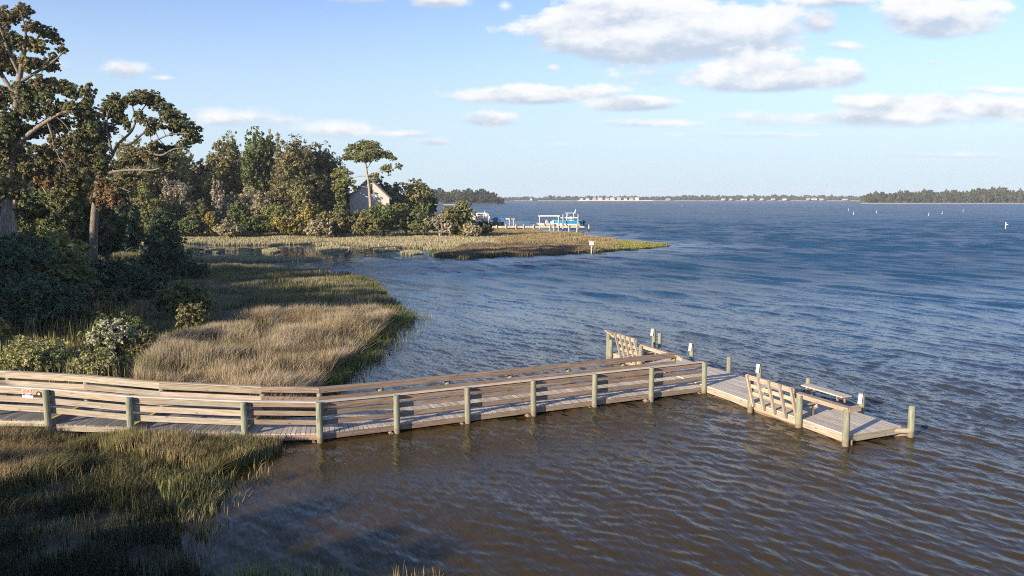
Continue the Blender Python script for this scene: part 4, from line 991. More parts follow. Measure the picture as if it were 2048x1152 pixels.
    # woods across the creek: (label, px, D, top, width, palette, shape, crown_lo, n, bark)
    back = [('pale green tree between the oak and the creek woods', 292, 150, 276, 110, 'olive', 'round', .1, 7000), ('rounded pale olive tree behind the oak limbs', 352, 158, 284, 96, 'yelgrn', 'round', .1, 6500),
            ('dark tree at the left shoulder of the creek woods', 402, 165, 312, 74, 'dark', 'round', .1, 5000), ('olive tree left of the highest creek crown', 432, 160, 284, 80, 'olive', 'round', .15, 6500), ('highest loose topped tree of the creek woods', 478, 166, 246, 96, 'olive', 'round', .25, 7500),
            ('narrow dense green tree right of the highest crown', 524, 160, 250, 58, 'green', 'round', .2, 6000), ('low dark green tree between two tall creek crowns', 562, 168, 286, 60, 'olive', 'round', .15, 4500), ('big round brown olive tree in the middle of the creek woods', 610, 158, 264, 128, 'brown', 'round', .15, 11000),
            ('brownish tree on the right flank of the big round one', 652, 166, 296, 62, 'brown', 'round', .2, 5000), ('dark brown tree just left of the tall pine', 672, 172, 318, 50, 'dark', 'round', .1, 4000), ('dark crown showing behind the house roof', 762, 182, 350, 40, 'dark', 'round', .1, 3000), ('rounded green pine right of the grey house', 818, 172, 358, 74, 'olive', 'round', .15, 7000),
            ('low pine beside the water right of the house', 858, 185, 378, 34, 'green', 'round', .1, 2500)]
    for k, (lab, px, D, top, w, pal, sh, lo, n) in enumerate(back):
        ptree('woodland_tree', lab, 'tree', px, D, top, w * 1.18, pal, shape=sh, crown_lo=min(lo, .08), n=int(n * 3.6), leaf=.29, seed=40 + k, nclump=26)
    fill = [(230, 190, 330, 90, 'olive'), (170, 82, 318, 120, 'dark'), (120, 76, 350, 120, 'green'), (60, 78, 300, 130, 'dark'), (245, 105, 372, 60, 'dark'), (0, 80, 250, 140, 'dark'), (310, 175, 322, 90, 'olive'), (385, 172, 308, 100, 'brown'), (450, 175, 278, 100, 'olive'), (560, 175, 276, 110, 'olive'), (640, 180, 298, 100, 'brown'), (215, 88, 405, 70, 'vine'), (262, 100, 412, 50, 'vine')]
    lab = ['between the left edge trees and the oak trunk', 'behind the oak crown', 'low behind the left edge trees', 'filling the gaps of the left edge trees', 'right behind the oak trunk', 'deep behind the left edge', 'in the shade behind the creek woods', 'in the second row of the creek woods', 'under the highest creek crown', 'behind the narrow green tree', 'behind the big round brown tree', 'low in the gap beside the oak trunk', 'low and dark by the creek beyond the oak']
    for k, (px, D, top, w, pal) in enumerate(fill):
        ptree('background_tree', 'dark tree ' + lab[k], 'tree', px, D, top, w, pal, crown_lo=.04, n=9000, leaf=.45, seed=80 + k, nclump=24)
    front = [('feathery yellow green pine left of the creek shrubs', 292, 138, 372, 60, 'yelgrn', 'cone', .02), ('grey green shrub tree beside the feathery pine', 335, 142, 392, 62, 'olive', 'bush', 0), ('pale grey leafless looking shrub tree', 362, 146, 352, 66, 'grey', 'bush', .05), ('olive shrub below the pale grey tree', 402, 143, 398, 50, 'olive', 'bush', 0), ('small bush with bright yellow leaves at the creek edge', 424, 140, 424, 34, 'yellow', 'bush', 0),
             ('thin bare pinkish grey tree in the creek woods', 447, 146, 354, 40, 'grey', 'bush', .1), ('dark green bush right of the bare tree', 482, 143, 402, 52, 'green', 'bush', 0), ('pale tan feathery tree in the middle of the creek woods', 508, 150, 352, 84, 'pale', 'bush', .05), ('low green shrub below the pale tan tree', 520, 141, 428, 60, 'green', 'bush', 0), ('olive yellow shrub in the creek hedge', 556, 143, 402, 56, 'yelgrn', 'bush', 0),
             ('golden autumn shrub beside the creek', 585, 140, 420, 70, 'yellow', 'bush', 0), ('tall olive bush under the big brown tree', 600, 150, 372, 60, 'olive', 'bush', 0), ('yellow tinged shrub left of the cedar', 628, 142, 406, 50, 'yellow', 'bush', 0), ('dense rounded green cedar in front of the house', 684, 150, 376, 44, 'green', 'cone', 0), ('grey green rounded bush below the cedar', 672, 140, 418, 70, 'olive', 'bush', 0),
             ('small yellow green bush in front of the house wall', 722, 144, 415, 36, 'yelgrn', 'bush', 0), ('broad dark olive shrub below the house', 768, 140, 408, 84, 'green', 'bush', 0), ('olive shrub right of the house wall', 812, 142, 398, 64, 'olive', 'bush', 0), ('dark shrub beside the marsh right of the house', 848, 141, 410, 72, 'green', 'bush', 0), ('pale purplish shrub on the shore', 880, 139, 425, 54, 'grey', 'bush', 0),
             ('grey twiggy shrub left of the pointed yellow green tree', 902, 139, 412, 46, 'olive', 'bush', 0), ('pointed yellow green tree at the end of the hedge', 927, 140, 405, 64, 'yelgrn', 'cone', 0), ('low dark bush at the right end of the hedge', 962, 142, 440, 46, 'dark', 'bush', 0), ('small pale bush at the foot of the pointed tree', 945, 137, 446, 36, 'pale', 'bush', 0), ('grey green bush at the marsh edge below the house', 735, 137, 432, 60, 'olive', 'bush', 0), ('low bush at the left end of the creek hedge', 378, 139, 436, 60, 'green', 'bush', 0), ('low greyish bush at the marsh edge in mid hedge', 462, 138, 440, 60, 'pale', 'bush', 0), ('low tan bush at the foot of the golden shrub', 640, 137, 440, 56, 'pale', 'bush', 0)]
    for k, (lab_, px, D, top, w, pal, sh, lo) in enumerate(front):
        ptree('shrub', lab_, 'shrub', px, D, top, w, pal, shape=sh, crown_lo=lo, n=14000, leaf=.22, seed=120 + k, nclump=20, bark=(.36, .31, .26) if pal in ('grey', 'pale') else (.16, .13, .1), zg=.3)
    # near bank shrubs
    nb = [('dark juniper standing alone at the creek side', 330, 70, 430, 112, 'vine', 'cone', 0, .4, 15000, .15), ('leafy vine covered mound at the left edge', 30, 46, 470, 190, 'vine', 'bush', 0, .5, 16000, .14), ('dark vine thicket left of the oak trunk', 120, 50, 492, 150, 'green', 'bush', 0, .5, 14000, .14),
          ('sunlit yellow green bush above the vine thicket', 120, 58, 446, 110, 'yelgrn', 'bush', .1, .5, 9000, .16), ('bright leafy bush at the far left under the trees', 60, 62, 448, 60, 'yelgrn', 'bush', .1, .5, 5000, .16), ('dark thicket around the foot of the oak', 235, 58, 520, 110, 'vine', 'bush', 0, .5, 9000, .15),
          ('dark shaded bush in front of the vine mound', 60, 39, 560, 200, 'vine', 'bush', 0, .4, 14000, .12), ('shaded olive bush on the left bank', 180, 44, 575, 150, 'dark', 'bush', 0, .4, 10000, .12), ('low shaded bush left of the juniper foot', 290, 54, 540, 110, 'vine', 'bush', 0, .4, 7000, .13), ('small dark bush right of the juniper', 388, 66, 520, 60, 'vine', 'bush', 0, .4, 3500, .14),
          ('rounded blue green bush in the shaded meadow', 368, 44, 560, 116, 'green', 'bush', 0, .3, 9500, .10), ('smaller olive bush in front of the blue green one', 382, 40, 602, 66, 'olive', 'bush', 0, .3, 5000, .09), ('yellow green flowering bush behind the left railing', 70, 31.5, 682, 150, 'bloom', 'bush', 0, .3, 12000, .07), ('low yellow green bush between the railing and the white flowers', 200, 31, 706, 110, 'bloom', 'bush', 0, .3, 8000, .07),
          ('olive bush right of the white flowered one', 290, 34, 672, 90, 'olive', 'bush', 0, .3, 5500, .08), ('yellowish bush cut by the left edge', -5, 36, 622, 50, 'yellow', 'bush', 0, .3, 3500, .09)]
    for k, (lab_, px, D, top, w, pal, sh, lo, zg, n, lf) in enumerate(nb):
        ptree('shrub' if k else 'juniper', lab_, 'shrub' if k else 'juniper', px, D, top, w, pal, shape=sh, crown_lo=lo, n=int(n * 1.3), leaf=lf, seed=200 + k, nclump=30, zg=zg)
    PALS['white'] = [(.68, .66, .46), (.60, .59, .40), (.50, .52, .34), (.74, .71, .54)]
    b = ptree('flowering_shrub', 'bush covered in creamy white blossom on the left bank', 'shrub', 228, 34, 622, 112, 'green', zg=.3, shape='bush', crown_lo=0, n=7000, leaf=.06, seed=230, nclump=26)
    x = col_x(228, 34); r = np.random.default_rng(9); cen = []; rad = []
    for k in range(70):
        d = r.normal(size=3); d[2] = abs(d[2]); d[1] -= .3; d /= np.linalg.norm(d); cen.append((x + 1.2 * d[0] * .86, 34 + 1.2 * d[1] * .86, 1.05 + 1.05 * d[2] * .9)); rad.append((.15, .15, .17))
    V, F, CC = leaf_cloud(cen, rad, [260] * 70, .06, PALS['white'], 7); nobj('blossom', V, F, LEAF, CC, b)
    # the wood carries on beyond the left edge of the frame
    bt = tree('background_tree', 'dark woodland tree beyond the left edge of the marsh', 'tree', -78, 60, 1.0, 12.0, 6.0, 'dark', leaf=.45, n=9000, crown_lo=.03, seed=310, group='trees beyond the left edge', nclump=26)
    for k, (x, y) in enumerate([(-88, 70), (-96, 84), (-84, 92), (-100, 100), (-112, 90), (-90, 50), (-80, 42), (-72, 30), (-86, 28), (-105, 62), (-118, 75), (-98, 38), (-72, 14), (-84, 8), (-110, 112), (-125, 104), (-74, 72)]):
        dup(bt, (x, y, 1.0), random.uniform(.8, 1.1), k * 1.1)
    # trees off to the left and behind the viewer whose shade falls on the near marsh
    src = tree('shade_tree', 'dark tree beyond the left edge shading the near bank', 'tree', -34.9, -8.6, 1.0, 10.4, 4.4, 'dark', leaf=.4, n=14000, crown_lo=.12, seed=300, group='trees shading the near bank', nclump=30)
    wq = [(15.5, -30.3, (1.2, 1.2, .95)), (13, -30.5, (1.2, 1.2, .95)), (10.5, -30.2, (1.2, 1.2, .96)), (8, -30.4, (1.2, 1.2, .95)), (5.5, -30.6, (1.2, 1.2, .95)), (3, -31, (1.2, 1.2, .93)), (0, -32, (1.2, 1.2, .9)), (8, -20, .5), (3, -20, .5), (21, -31.5, .93), (24.5, -31.5, .93), (29, -31.5, 1.0), (15, -24, .6), (22, -25, .6), (47, -21, 1.5), (54, -20, 1.38), (61, -20, 1.45), (68, -18, 1.6), (75, -18, 1.6), (50, -14, 1.2)]
    for k, (w_, q_, s_) in enumerate(wq): dup(src, (-.69 * w_ + .724 * q_, .724 * w_ + .69 * q_, 1.0), s_, k * 1.3)
build_trees()

# ------------------------------------------------------------------ house
def build_house():
    D = 163; k = ppm(D); L = np.array(PD(700, 392, D)); 
    xl, xr = col_x(700, D, 4), col_x(779, D, 4); xm = col_x(741, D, 4); zr = top_z(357, D); zl = top_z(393, D); zrt = top_z(394, D)
    h = thing('house', 'grey sided house with steep gable roof among the creek trees', 'house', ((xl + xr) / 2, D + 4, .5))
    SID, snt, sb, so = newmat('grey_siding')
    ge = N(snt, 'ShaderNodeNewGeometry'); sp = N(snt, 'ShaderNodeSeparateXYZ'); snt.links.new(ge.outputs['Position'], sp.inputs[0])
    fr = math_n(snt, 'FRACT', math_n(snt, 'MULTIPLY', sp.outputs[0], 3.3)); cc = mixc(snt, smooth(snt, fr, 0.0, 0.12), (.31, .285, .27), (.49, .45, .42)); snt.links.new(cc, sb.inputs['Base Color']); sb.inputs['Roughness'].default_value = .8
    ROOF = mat_plain('roof_shingle', (.16, .16, .165), .9, scale=6)
    back = 11.0
    mb = MB(); mb.prism([(xl, D, .3), (xr, D, .3), (xr, D, zrt - .1), (xm, D, zr - .15), (xl, D, zl - .1)], (-1.6, back, 0)); obj('wall', mb, SID, h)
    def slope(a, b, name='roof'):
        a = np.array(a); b = np.array(b); d = np.array([-1.6, back + .8, 0]) * 1.04; n = np.cross(d, b - a); n /= np.linalg.norm(n); n *= np.sign(n[2])
        mb = MB(); mb.prism([a, b, b + d, a + d], n * .22); return obj(name, mb, ROOF, h)
    ov = .45; sl = (zr - zl) / (xm - xl); sr = (zr - zrt) / (xr - xm)
    slope((xl - ov, D - .45, zl - ov * sl), (xm, D - .45, zr)); slope((xm, D - .45, zr), (xr + ov, D - .45, zrt - ov * sr))
    tr = mat_plain('dark_trim', (.07, .07, .075), .6)
    for a, b in (((xl - ov, zl - ov * sl), (xm, zr)), ((xm, zr), (xr + ov, zrt - ov * sr))):
        mb = MB(); mb.prism([(a[0], D - .5, a[1] + .22), (b[0], D - .5, b[1] + .24), (b[0], D - .5, b[1] - .14), (a[0], D - .5, a[1] - .14)], (0, .045, 0)); obj('fascia', mb, tr, h)
    wx0, wx1 = col_x(742, D, 4), col_x(746, D, 4); z0, z1 = top_z(388, D), top_z(368, D)
    mb = MB(); mb.quad_box((wx0, D - .04, z0), (wx1 - wx0, 0, 0), (0, .04, 0), (0, 0, z1 - z0)); w = obj('window', mb, mat_plain('window_glass', (.03, .035, .04), .15), h)
    mb = MB()
    for (a, b, c, d) in ((wx0 - .08, z0 - .08, wx1 + .08, z0), (wx0 - .08, z1, wx1 + .08, z1 + .08), (wx0 - .08, z0, wx0, z1), (wx1, z0, wx1 + .08, z1)): mb.quad_box((a, D - .06, b), (c - a, 0, 0), (0, .06, 0), (0, 0, d - b))
    obj('window_frame', mb, SID, w)
    # low wing to the left
    x0, x1 = col_x(640, D), xl - .1; zt0, zt1 = top_z(396, D), top_z(386, D)
    mb = MB(); mb.prism([(x0, D + 3, .3), (x1, D + 3, .3), (x1, D + 3, zt1 - .2), (x0, D + 3, zt0 - .2)], (0, 6, 0)); obj('wing_wall', mb, mat_plain('red_brick', (.20, .085, .06), .9, scale=8, noise=.3), h)
    mb = MB(); mb.prism([(x0 - .5, D + 2.5, zt0 - .17), (x1, D + 2.5, zt1 - .17), (x1, D + 2.5, zt1 + .05), (x0 - .5, D + 2.5, zt0 + .05)], (0, 7, 0)); obj('wing_roof', mb, mat_plain('pale_roof', (.42, .41, .41), .8), h)
    mb = MB(); mb.quad_box((x0 + 2, D + 2.95, 1.2), (1.1, 0, 0), (0, .04, 0), (0, 0, 1.5)); obj('window', mb, mat_plain('dark_glass', (.03, .03, .035), .15), h)
build_house()

# ------------------------------------------------------------------ piers, lifts and boats across the water
PILE = mat_plain('grey_pile', (.42, .37, .29), .9, noise=.3); PALEPILE = mat_plain('pale_pile', (.46, .44, .38), .8, noise=.15)
BLUE = mat_plain('blue_gelcoat', (.03, .30, .55), .25, noise=.05); CANVAS = mat_plain('blue_canvas', (.02, .14, .38), .7); GREYG = mat_plain('smoked_glass', (.05, .07, .08), .15); TEAL = mat_plain('teal_hull', (.06, .24, .26), .5)
def hull(parent, x0, x1, y, z, beam, h, mat, name='hull', bow=-1):
    """lofted hull from x0 to x1 with a raked pointed bow at the bow side"""
    secs = 13; n = 9; v = []; L = x1 - x0
    for i in range(secs):
        t = i / (secs - 1); s = t if bow < 0 else 1 - t      # s=0 at bow
        wdt = beam / 2 * min(1, (s * 2.2) ** .6 if s > 0 else 0) ; sheer = h * (1 + .35 * (1 - s) ** 2); keel = h * .75 * max(0, 1 - s * 3.2) ** 2
        rake = -0.35 * h * max(0, 1 - s * 4) * 1.0
        for j in range(n):
            a = -1 + 2 * j / (n - 1); yy = wdt * math.copysign(abs(a) ** .6, a) ; zz = keel + (sheer - keel) * abs(a) ** 2.2
            xx = x0 + L * t + (bow * -1) * (0) + bow * (abs(a) ** 2) * (h * .5 if s < .1 else 0)
            v.append((xx, y + yy, z + zz))
    f = [(i * n + j, i * n + j + 1, (i + 1) * n + j + 1, (i + 1) * n + j) for i in range(secs - 1) for j in range(n - 1)]
    mb = MB(); mb.v = [np.array(p) for p in v]; mb.c = [(1, 1, 1)] * len(v); mb.f = f; mb.uv = [(0, 0)] * (4 * len(f))
    # deck and transom
    ring = [(i * n) for i in range(secs)]; 
    for i in range(secs - 1): mb.f.append((i * n, (i + 1) * n, (i + 1) * n + n - 1, i * n + n - 1)); mb.uv += [(0, 0)] * 4
    e = (secs - 1) * n if bow < 0 else 0; mb.f.append(tuple(e + j for j in range(n))); mb.uv += [(0, 0)] * n
    return obj(name, mb, mat, parent)
def pile(parent, px, D, top_py, r=.14, m=PILE, nm='piling', zb=-.8):
    x = col_x(px, D); zt = top_z(top_py, D); mb = MB(); mb.tube([(x, D, zb), (x, D, zt)], [r, r * .92], 8); return obj(nm, mb, m, parent)
def build_boats():
    D = 172
    pier = thing('pier', 'low grey timber pier with short pilings beyond the marsh point', 'pier', (col_x(1050, D), D, 0))
    xa, xb = col_x(985, D), col_x(1168, D); z = top_z(452, D)
    mb = MB(); mb.quad_box((xa, D - .9, z - .12), (xb - xa, 0, 0), (0, 1.8, 0), (0, 0, .12)); obj('deck', mb, mat_plain('grey_deck', (.45, .39, .31), .9, noise=.25), pier)
    mb = MB(); mb.quad_box((xa, D - .93, z - .36), (xb - xa, 0, 0), (0, .06, 0), (0, 0, .24)); obj('rim_board', mb, PILE, pier)
    for px in (993, 1012, 1032, 1047, 1067, 1100, 1108, 1117, 1138, 1154): pile(pier, px, D - 1.05, 450 - random.uniform(0, 2.5), .16)
    tag(pile(None, 1178, D + 3, 449, .16, PILE, 'mooring_pile'), 'lone dark piling right of the pier end', 'piling')
    # boat lift frames
    def lift(px0, px1, D0, toppy, label, tall=()):
        l = thing('boat_lift', label, 'boat lift', (col_x((px0 + px1) / 2, D0), D0 + 2, 0), 'boat lifts at the pier')
        for D1 in (D0, D0 + 3.6):
            for px in (px0, px1): pile(l, px, D1, toppy + (0 if D1 == D0 else .6), .13, PALEPILE)
            a = col_x(px0, D1) - .3; b = col_x(px1, D1) + .3; mb = MB(); mb.beam((a, D1, top_z(toppy, D1)), (b, D1, top_z(toppy, D1)), .16, .20); obj('top_beam', mb, WHITE, l)
        for px in tall: pile(l, px, D0 - .3, toppy - 6.5, .12, PALEPILE)
        return l
    D0 = D + 3
    lift(1079, 1117, D0, 431, 'white boat lift frame over the small centre boat')
    lift(1118, 1156, D0 + .4, 434.5, 'white boat lift frame over the blue fishing boat', (1126, 1156))
    b = thing('fishing_boat', 'blue and white centre console fishing boat hanging in a lift', 'boat', (col_x(1136, D0 + 2), D0 + 2, 1.0))
    x0, x1 = col_x(1106, D0 + 2), col_x(1164, D0 + 2); zb = top_z(453.0, D0 + 2)
    hull(b, x0, x1, D0 + 2, zb, 2.3, .60, WHITE); hull(b, x0 + .02, x1 - .02, D0 + 2, zb + .42, 2.46, .84, BLUE, 'topside'); hull(b, x0, x1, D0 + 2, zb + 1.22, 2.50, .12, WHITE, 'gunwale')
    xc = (x0 + x1) / 2 + .6; zd = zb + 1.3
    mb = MB(); mb.prism([(xc - .6, D0 + 1.5, zd), (xc + .5, D0 + 1.5, zd), (xc + .35, D0 + 1.5, zd + .95), (xc - .3, D0 + 1.5, zd + .95)], (0, 1, 0)); c = obj('console', mb, WHITE, b)
    mb = MB(); mb.prism([(xc - .5, D0 + 1.55, zd + .95), (xc - .28, D0 + 1.55, zd + 1.4), (xc - .24, D0 + 1.55, zd + 1.4), (xc - .42, D0 + 1.55, zd + .95)], (0, .9, 0)); obj('windscreen', mb, GREYG, c)
    for dx in (-.8, .8):
        for dy in (-.75, .75): mb = MB(); mb.tube([(xc + dx, D0 + 2 + dy, zd), (xc + dx * .9, D0 + 2 + dy, zd + 1.75)], [.045, .045], 6); obj('top_leg', mb, WHITE, b)
    mb = MB(); mb.quad_box((xc - 1.2, D0 + 1.1, zd + 1.75), (2.4, 0, 0), (0, 1.8, 0), (0, 0, .09)); obj('t_top', mb, WHITE, b)
    for k in range(4): mb = MB(); mb.tube([(xc + 1.0, D0 + 1.3 + k * .45, zd + 1.8), (xc + 1.25, D0 + 1.3 + k * .45, zd + 2.6)], [.03, .02], 5); obj('rod_holder', mb, WHITE, b)
    for dy in (-.35, .35):
        mb = MB(); xo = x1 + .05; y = D0 + 2 + dy
        mb.prism([(xo, y - .18, zb + .7), (xo + .65, y - .18, zb + .75), (xo + .6, y - .18, zb + 1.35), (xo + .05, y - .18, zb + 1.4)], (0, .36, 0)); mb.prism([(xo + .1, y - .08, zb - .35), (xo + .4, y - .08, zb - .35), (xo + .42, y - .08, zb + .7), (xo + .15, y - .08, zb + .7)], (0, .16, 0)); obj('outboard_motor', mb, BLACK, b)
    s = thing('skiff', 'small pale open boat resting in the left lift', 'boat', (col_x(1092, D0 + 2), D0 + 2, 1))
    x0, x1 = col_x(1075, D0 + 2), col_x(1108, D0 + 2); zb = top_z(452.5, D0 + 2); hull(s, x0, x1, D0 + 2, zb, 1.8, .6, mat_plain('cream_hull', (.62, .55, .44), .5)); hull(s, x0, x1, D0 + 2, zb + .52, 1.86, .13, WHITE, 'gunwale')
    xc = x0 + 2.1; mb = MB(); mb.prism([(xc - .4, D0 + 1.7, zb + .6), (xc + .4, D0 + 1.7, zb + .6), (xc + .25, D0 + 1.7, zb + 1.5), (xc - .2, D0 + 1.7, zb + 1.5)], (0, .6, 0)); obj('console', mb, WHITE, s)
    mb = MB(); mb.quad_box((xc + .9, D0 + 1.55, zb + .6), (.7, 0, 0), (0, .9, 0), (0, 0, .5)); mb.quad_box((xc + 1.5, D0 + 1.55, zb + .95), (.12, 0, 0), (0, .9, 0), (0, 0, .5)); obj('seat', mb, WHITE, s)
    mb = MB(); mb.prism([(x1, D0 + 1.8, zb + .3), (x1 + .5, D0 + 1.8, zb + .35), (x1 + .45, D0 + 1.8, zb + 1.1), (x1 + .05, D0 + 1.8, zb + 1.1)], (0, .35, 0)); obj('outboard_motor', mb, GREYG, s)
    # left group: white cabin boat and canopy lift
    D2 = 178
    l = lift(1000, 1027, D2, 437, 'small lift with a blue canopy left of the open pier', (1019,))
    xa, xb = col_x(982, D2), col_x(1012, D2); zc = top_z(437, D2)
    mb = MB(); mb.prism([(xa, D2 - .5, zc - .35), (xa + .8, D2 - .5, zc + .25), (xb - .8, D2 - .5, zc + .25), (xb, D2 - .5, zc - .35)], (0, 4.4, 0)); obj('canopy', mb, CANVAS, l)
    t_ = thing('covered_boat', 'teal hulled boat stored under the blue canopy', 'boat', (col_x(990, D2 + 1.5), D2 + 1.5, 1)); x0, x1 = col_x(966, D2 + 1.5), col_x(1008, D2 + 1.5); zb = top_z(452, D2)
    hull(t_, x0, x1, D2 + 1.5, zb, 2.2, .85, TEAL); hull(t_, x0, x1, D2 + 1.5, zb + .78, 2.26, .14, WHITE, 'gunwale'); mb = MB(); mb.prism([(x0 + 2.2, D2 + 1, zb + .9), (x0 + 3.6, D2 + 1, zb + .9), (x0 + 3.2, D2 + 1, zb + 1.7), (x0 + 2.5, D2 + 1, zb + 1.7)], (0, 1, 0)); obj('console', mb, WHITE, t_)
    D3 = 176; w = thing('cabin_boat', 'white high sided cabin boat showing above the shore shrubs', 'boat', (col_x(960, D3), D3, 1))
    x0, x1 = col_x(938, D3), col_x(980, D3); zb = top_z(441, D3); hull(w, x0, x1, D3, zb, 2.8, 1.0, WHITE)
    mb = MB(); mb.prism([(x0 + 1.2, D3 - 1, zb + 1), (x1 - .6, D3 - 1, zb + 1), (x1 - .9, D3 - 1, zb + 1.75), (x0 + 1.7, D3 - 1, zb + 1.75)], (0, 2, 0)); cb = obj('cabin', mb, WHITE, w)
    mb = MB(); mb.quad_box((x0 + 1.9, D3 - 1.03, zb + 1.25), (1.6, 0, 0), (0, .03, 0), (0, 0, .3)); obj('window', mb, GREYG, cb)
    for k in range(6): mb = MB(); xx = x0 + .6 + k * .75; mb.tube([(xx, D3 - 1.1, zb + 1), (xx, D3 - 1.1, zb + 1.75 + (.7 if k in (1, 4) else 0))], [.04, .04], 5); obj('rail_post', mb, WHITE, w)
    mb = MB(); mb.tube([(x0 + .6, D3 - 1.1, zb + 1.7), (x0 + 4.4, D3 - 1.1, zb + 1.7)], [.04, .04], 5); obj('hand_rail', mb, WHITE, w)
    for q, px in enumerate((944, 952, 968, 977)): tag(pile(None, px, D3 - 2, 428, .13, PALEPILE, 'mooring_pile'), ['first', 'second', 'third', 'last'][q] + ' from the left of the pale pilings around the white cabin boat', 'piling', 'pilings round the cabin boat')
    # nest box on the point
    Db = P(1183, 503, .2)[1]; x = col_x(1183, Db); nb = thing('nest_box', 'white wooden nest box on a pole at the tip of the marsh point', 'nest box', (x, Db, .2)); 
    mb = MB(); mb.tube([(x, Db, -.3), (x, Db, top_z(484, Db))], [.08, .08], 8); obj('pole', mb, DULLW, nb)
    mb = MB(); zt = top_z(481, Db); mb.prism([(x - .28, Db - .25, zt - .65), (x + .28, Db - .25, zt - .65), (x + .28, Db - .25, zt - .15), (x - .28, Db - .25, zt - .05)], (0, .5, 0)); bx = obj('box', mb, DULLW, nb)
    mb = MB(); mb.prism([(x - .36, Db - .33, zt - .05), (x + .36, Db - .33, zt - .16), (x + .36, Db - .33, zt - .11), (x - .36, Db - .33, zt)], (0, .66, 0)); obj('roof', mb, DULLW, bx)
    xs = x + .35; mb = MB(); mb.tube([(xs, Db + .3, -.3), (xs, Db + .3, top_z(490, Db))], [.08, .08], 8); tag(obj('stake', mb, PALEPILE), 'short stake beside the nest box pole', 'stake')
    # channel markers and floats
    src = None
    fl = [(1697, 420, 'leftmost white crab pot marker on the open water'), (1707, 428, 'white marker just below the leftmost one'), (1753, 425, 'tiny leaning white marker third from the left'), (1857, 430, 'small white marker below the island left of its taller neighbour'), (1884, 427, 'white marker below the middle of the island'), (1926, 422, 'white marker closest to the island shore'), (1364, 412, 'single tiny white marker in mid channel')]
    for px, py, lab in fl:
        x, y, _ = P(px, py + 1); rt = thing('marker_buoy', lab, 'buoy', (x, y, 0), 'white marker buoys'); s = .9 if px != 1364 else 1.2
        mb = MB(); mb.tube([(x, y, -.3), (x, y, .25), (x, y, .5)], [.22 * s, .28 * s, .1 * s], 10); obj('float', mb, DULLW, rt); mb = MB(); mb.tube([(x, y, .4), (x + random.uniform(-.3, .3), y, 1.6 * s)], [.09 * s, .07 * s], 6); obj('staff', mb, DULLW, rt)
    x, y, _ = P(2011, 457); rt = thing('channel_marker', 'white post with a short cross arm standing in the water at right', 'marker', (x, y, 0)); mb = MB(); mb.tube([(x, y, -.5), (x, y, top_z(444, y))], [.13, .11], 8); obj('staff', mb, DULLW, rt)
    mb = MB(); zc = top_z(450, y); mb.quad_box((x - .15, y - .17, zc), (.65, 0, 0), (0, .04, 0), (0, 0, .25)); obj('board', mb, DULLW, rt)
build_boats()

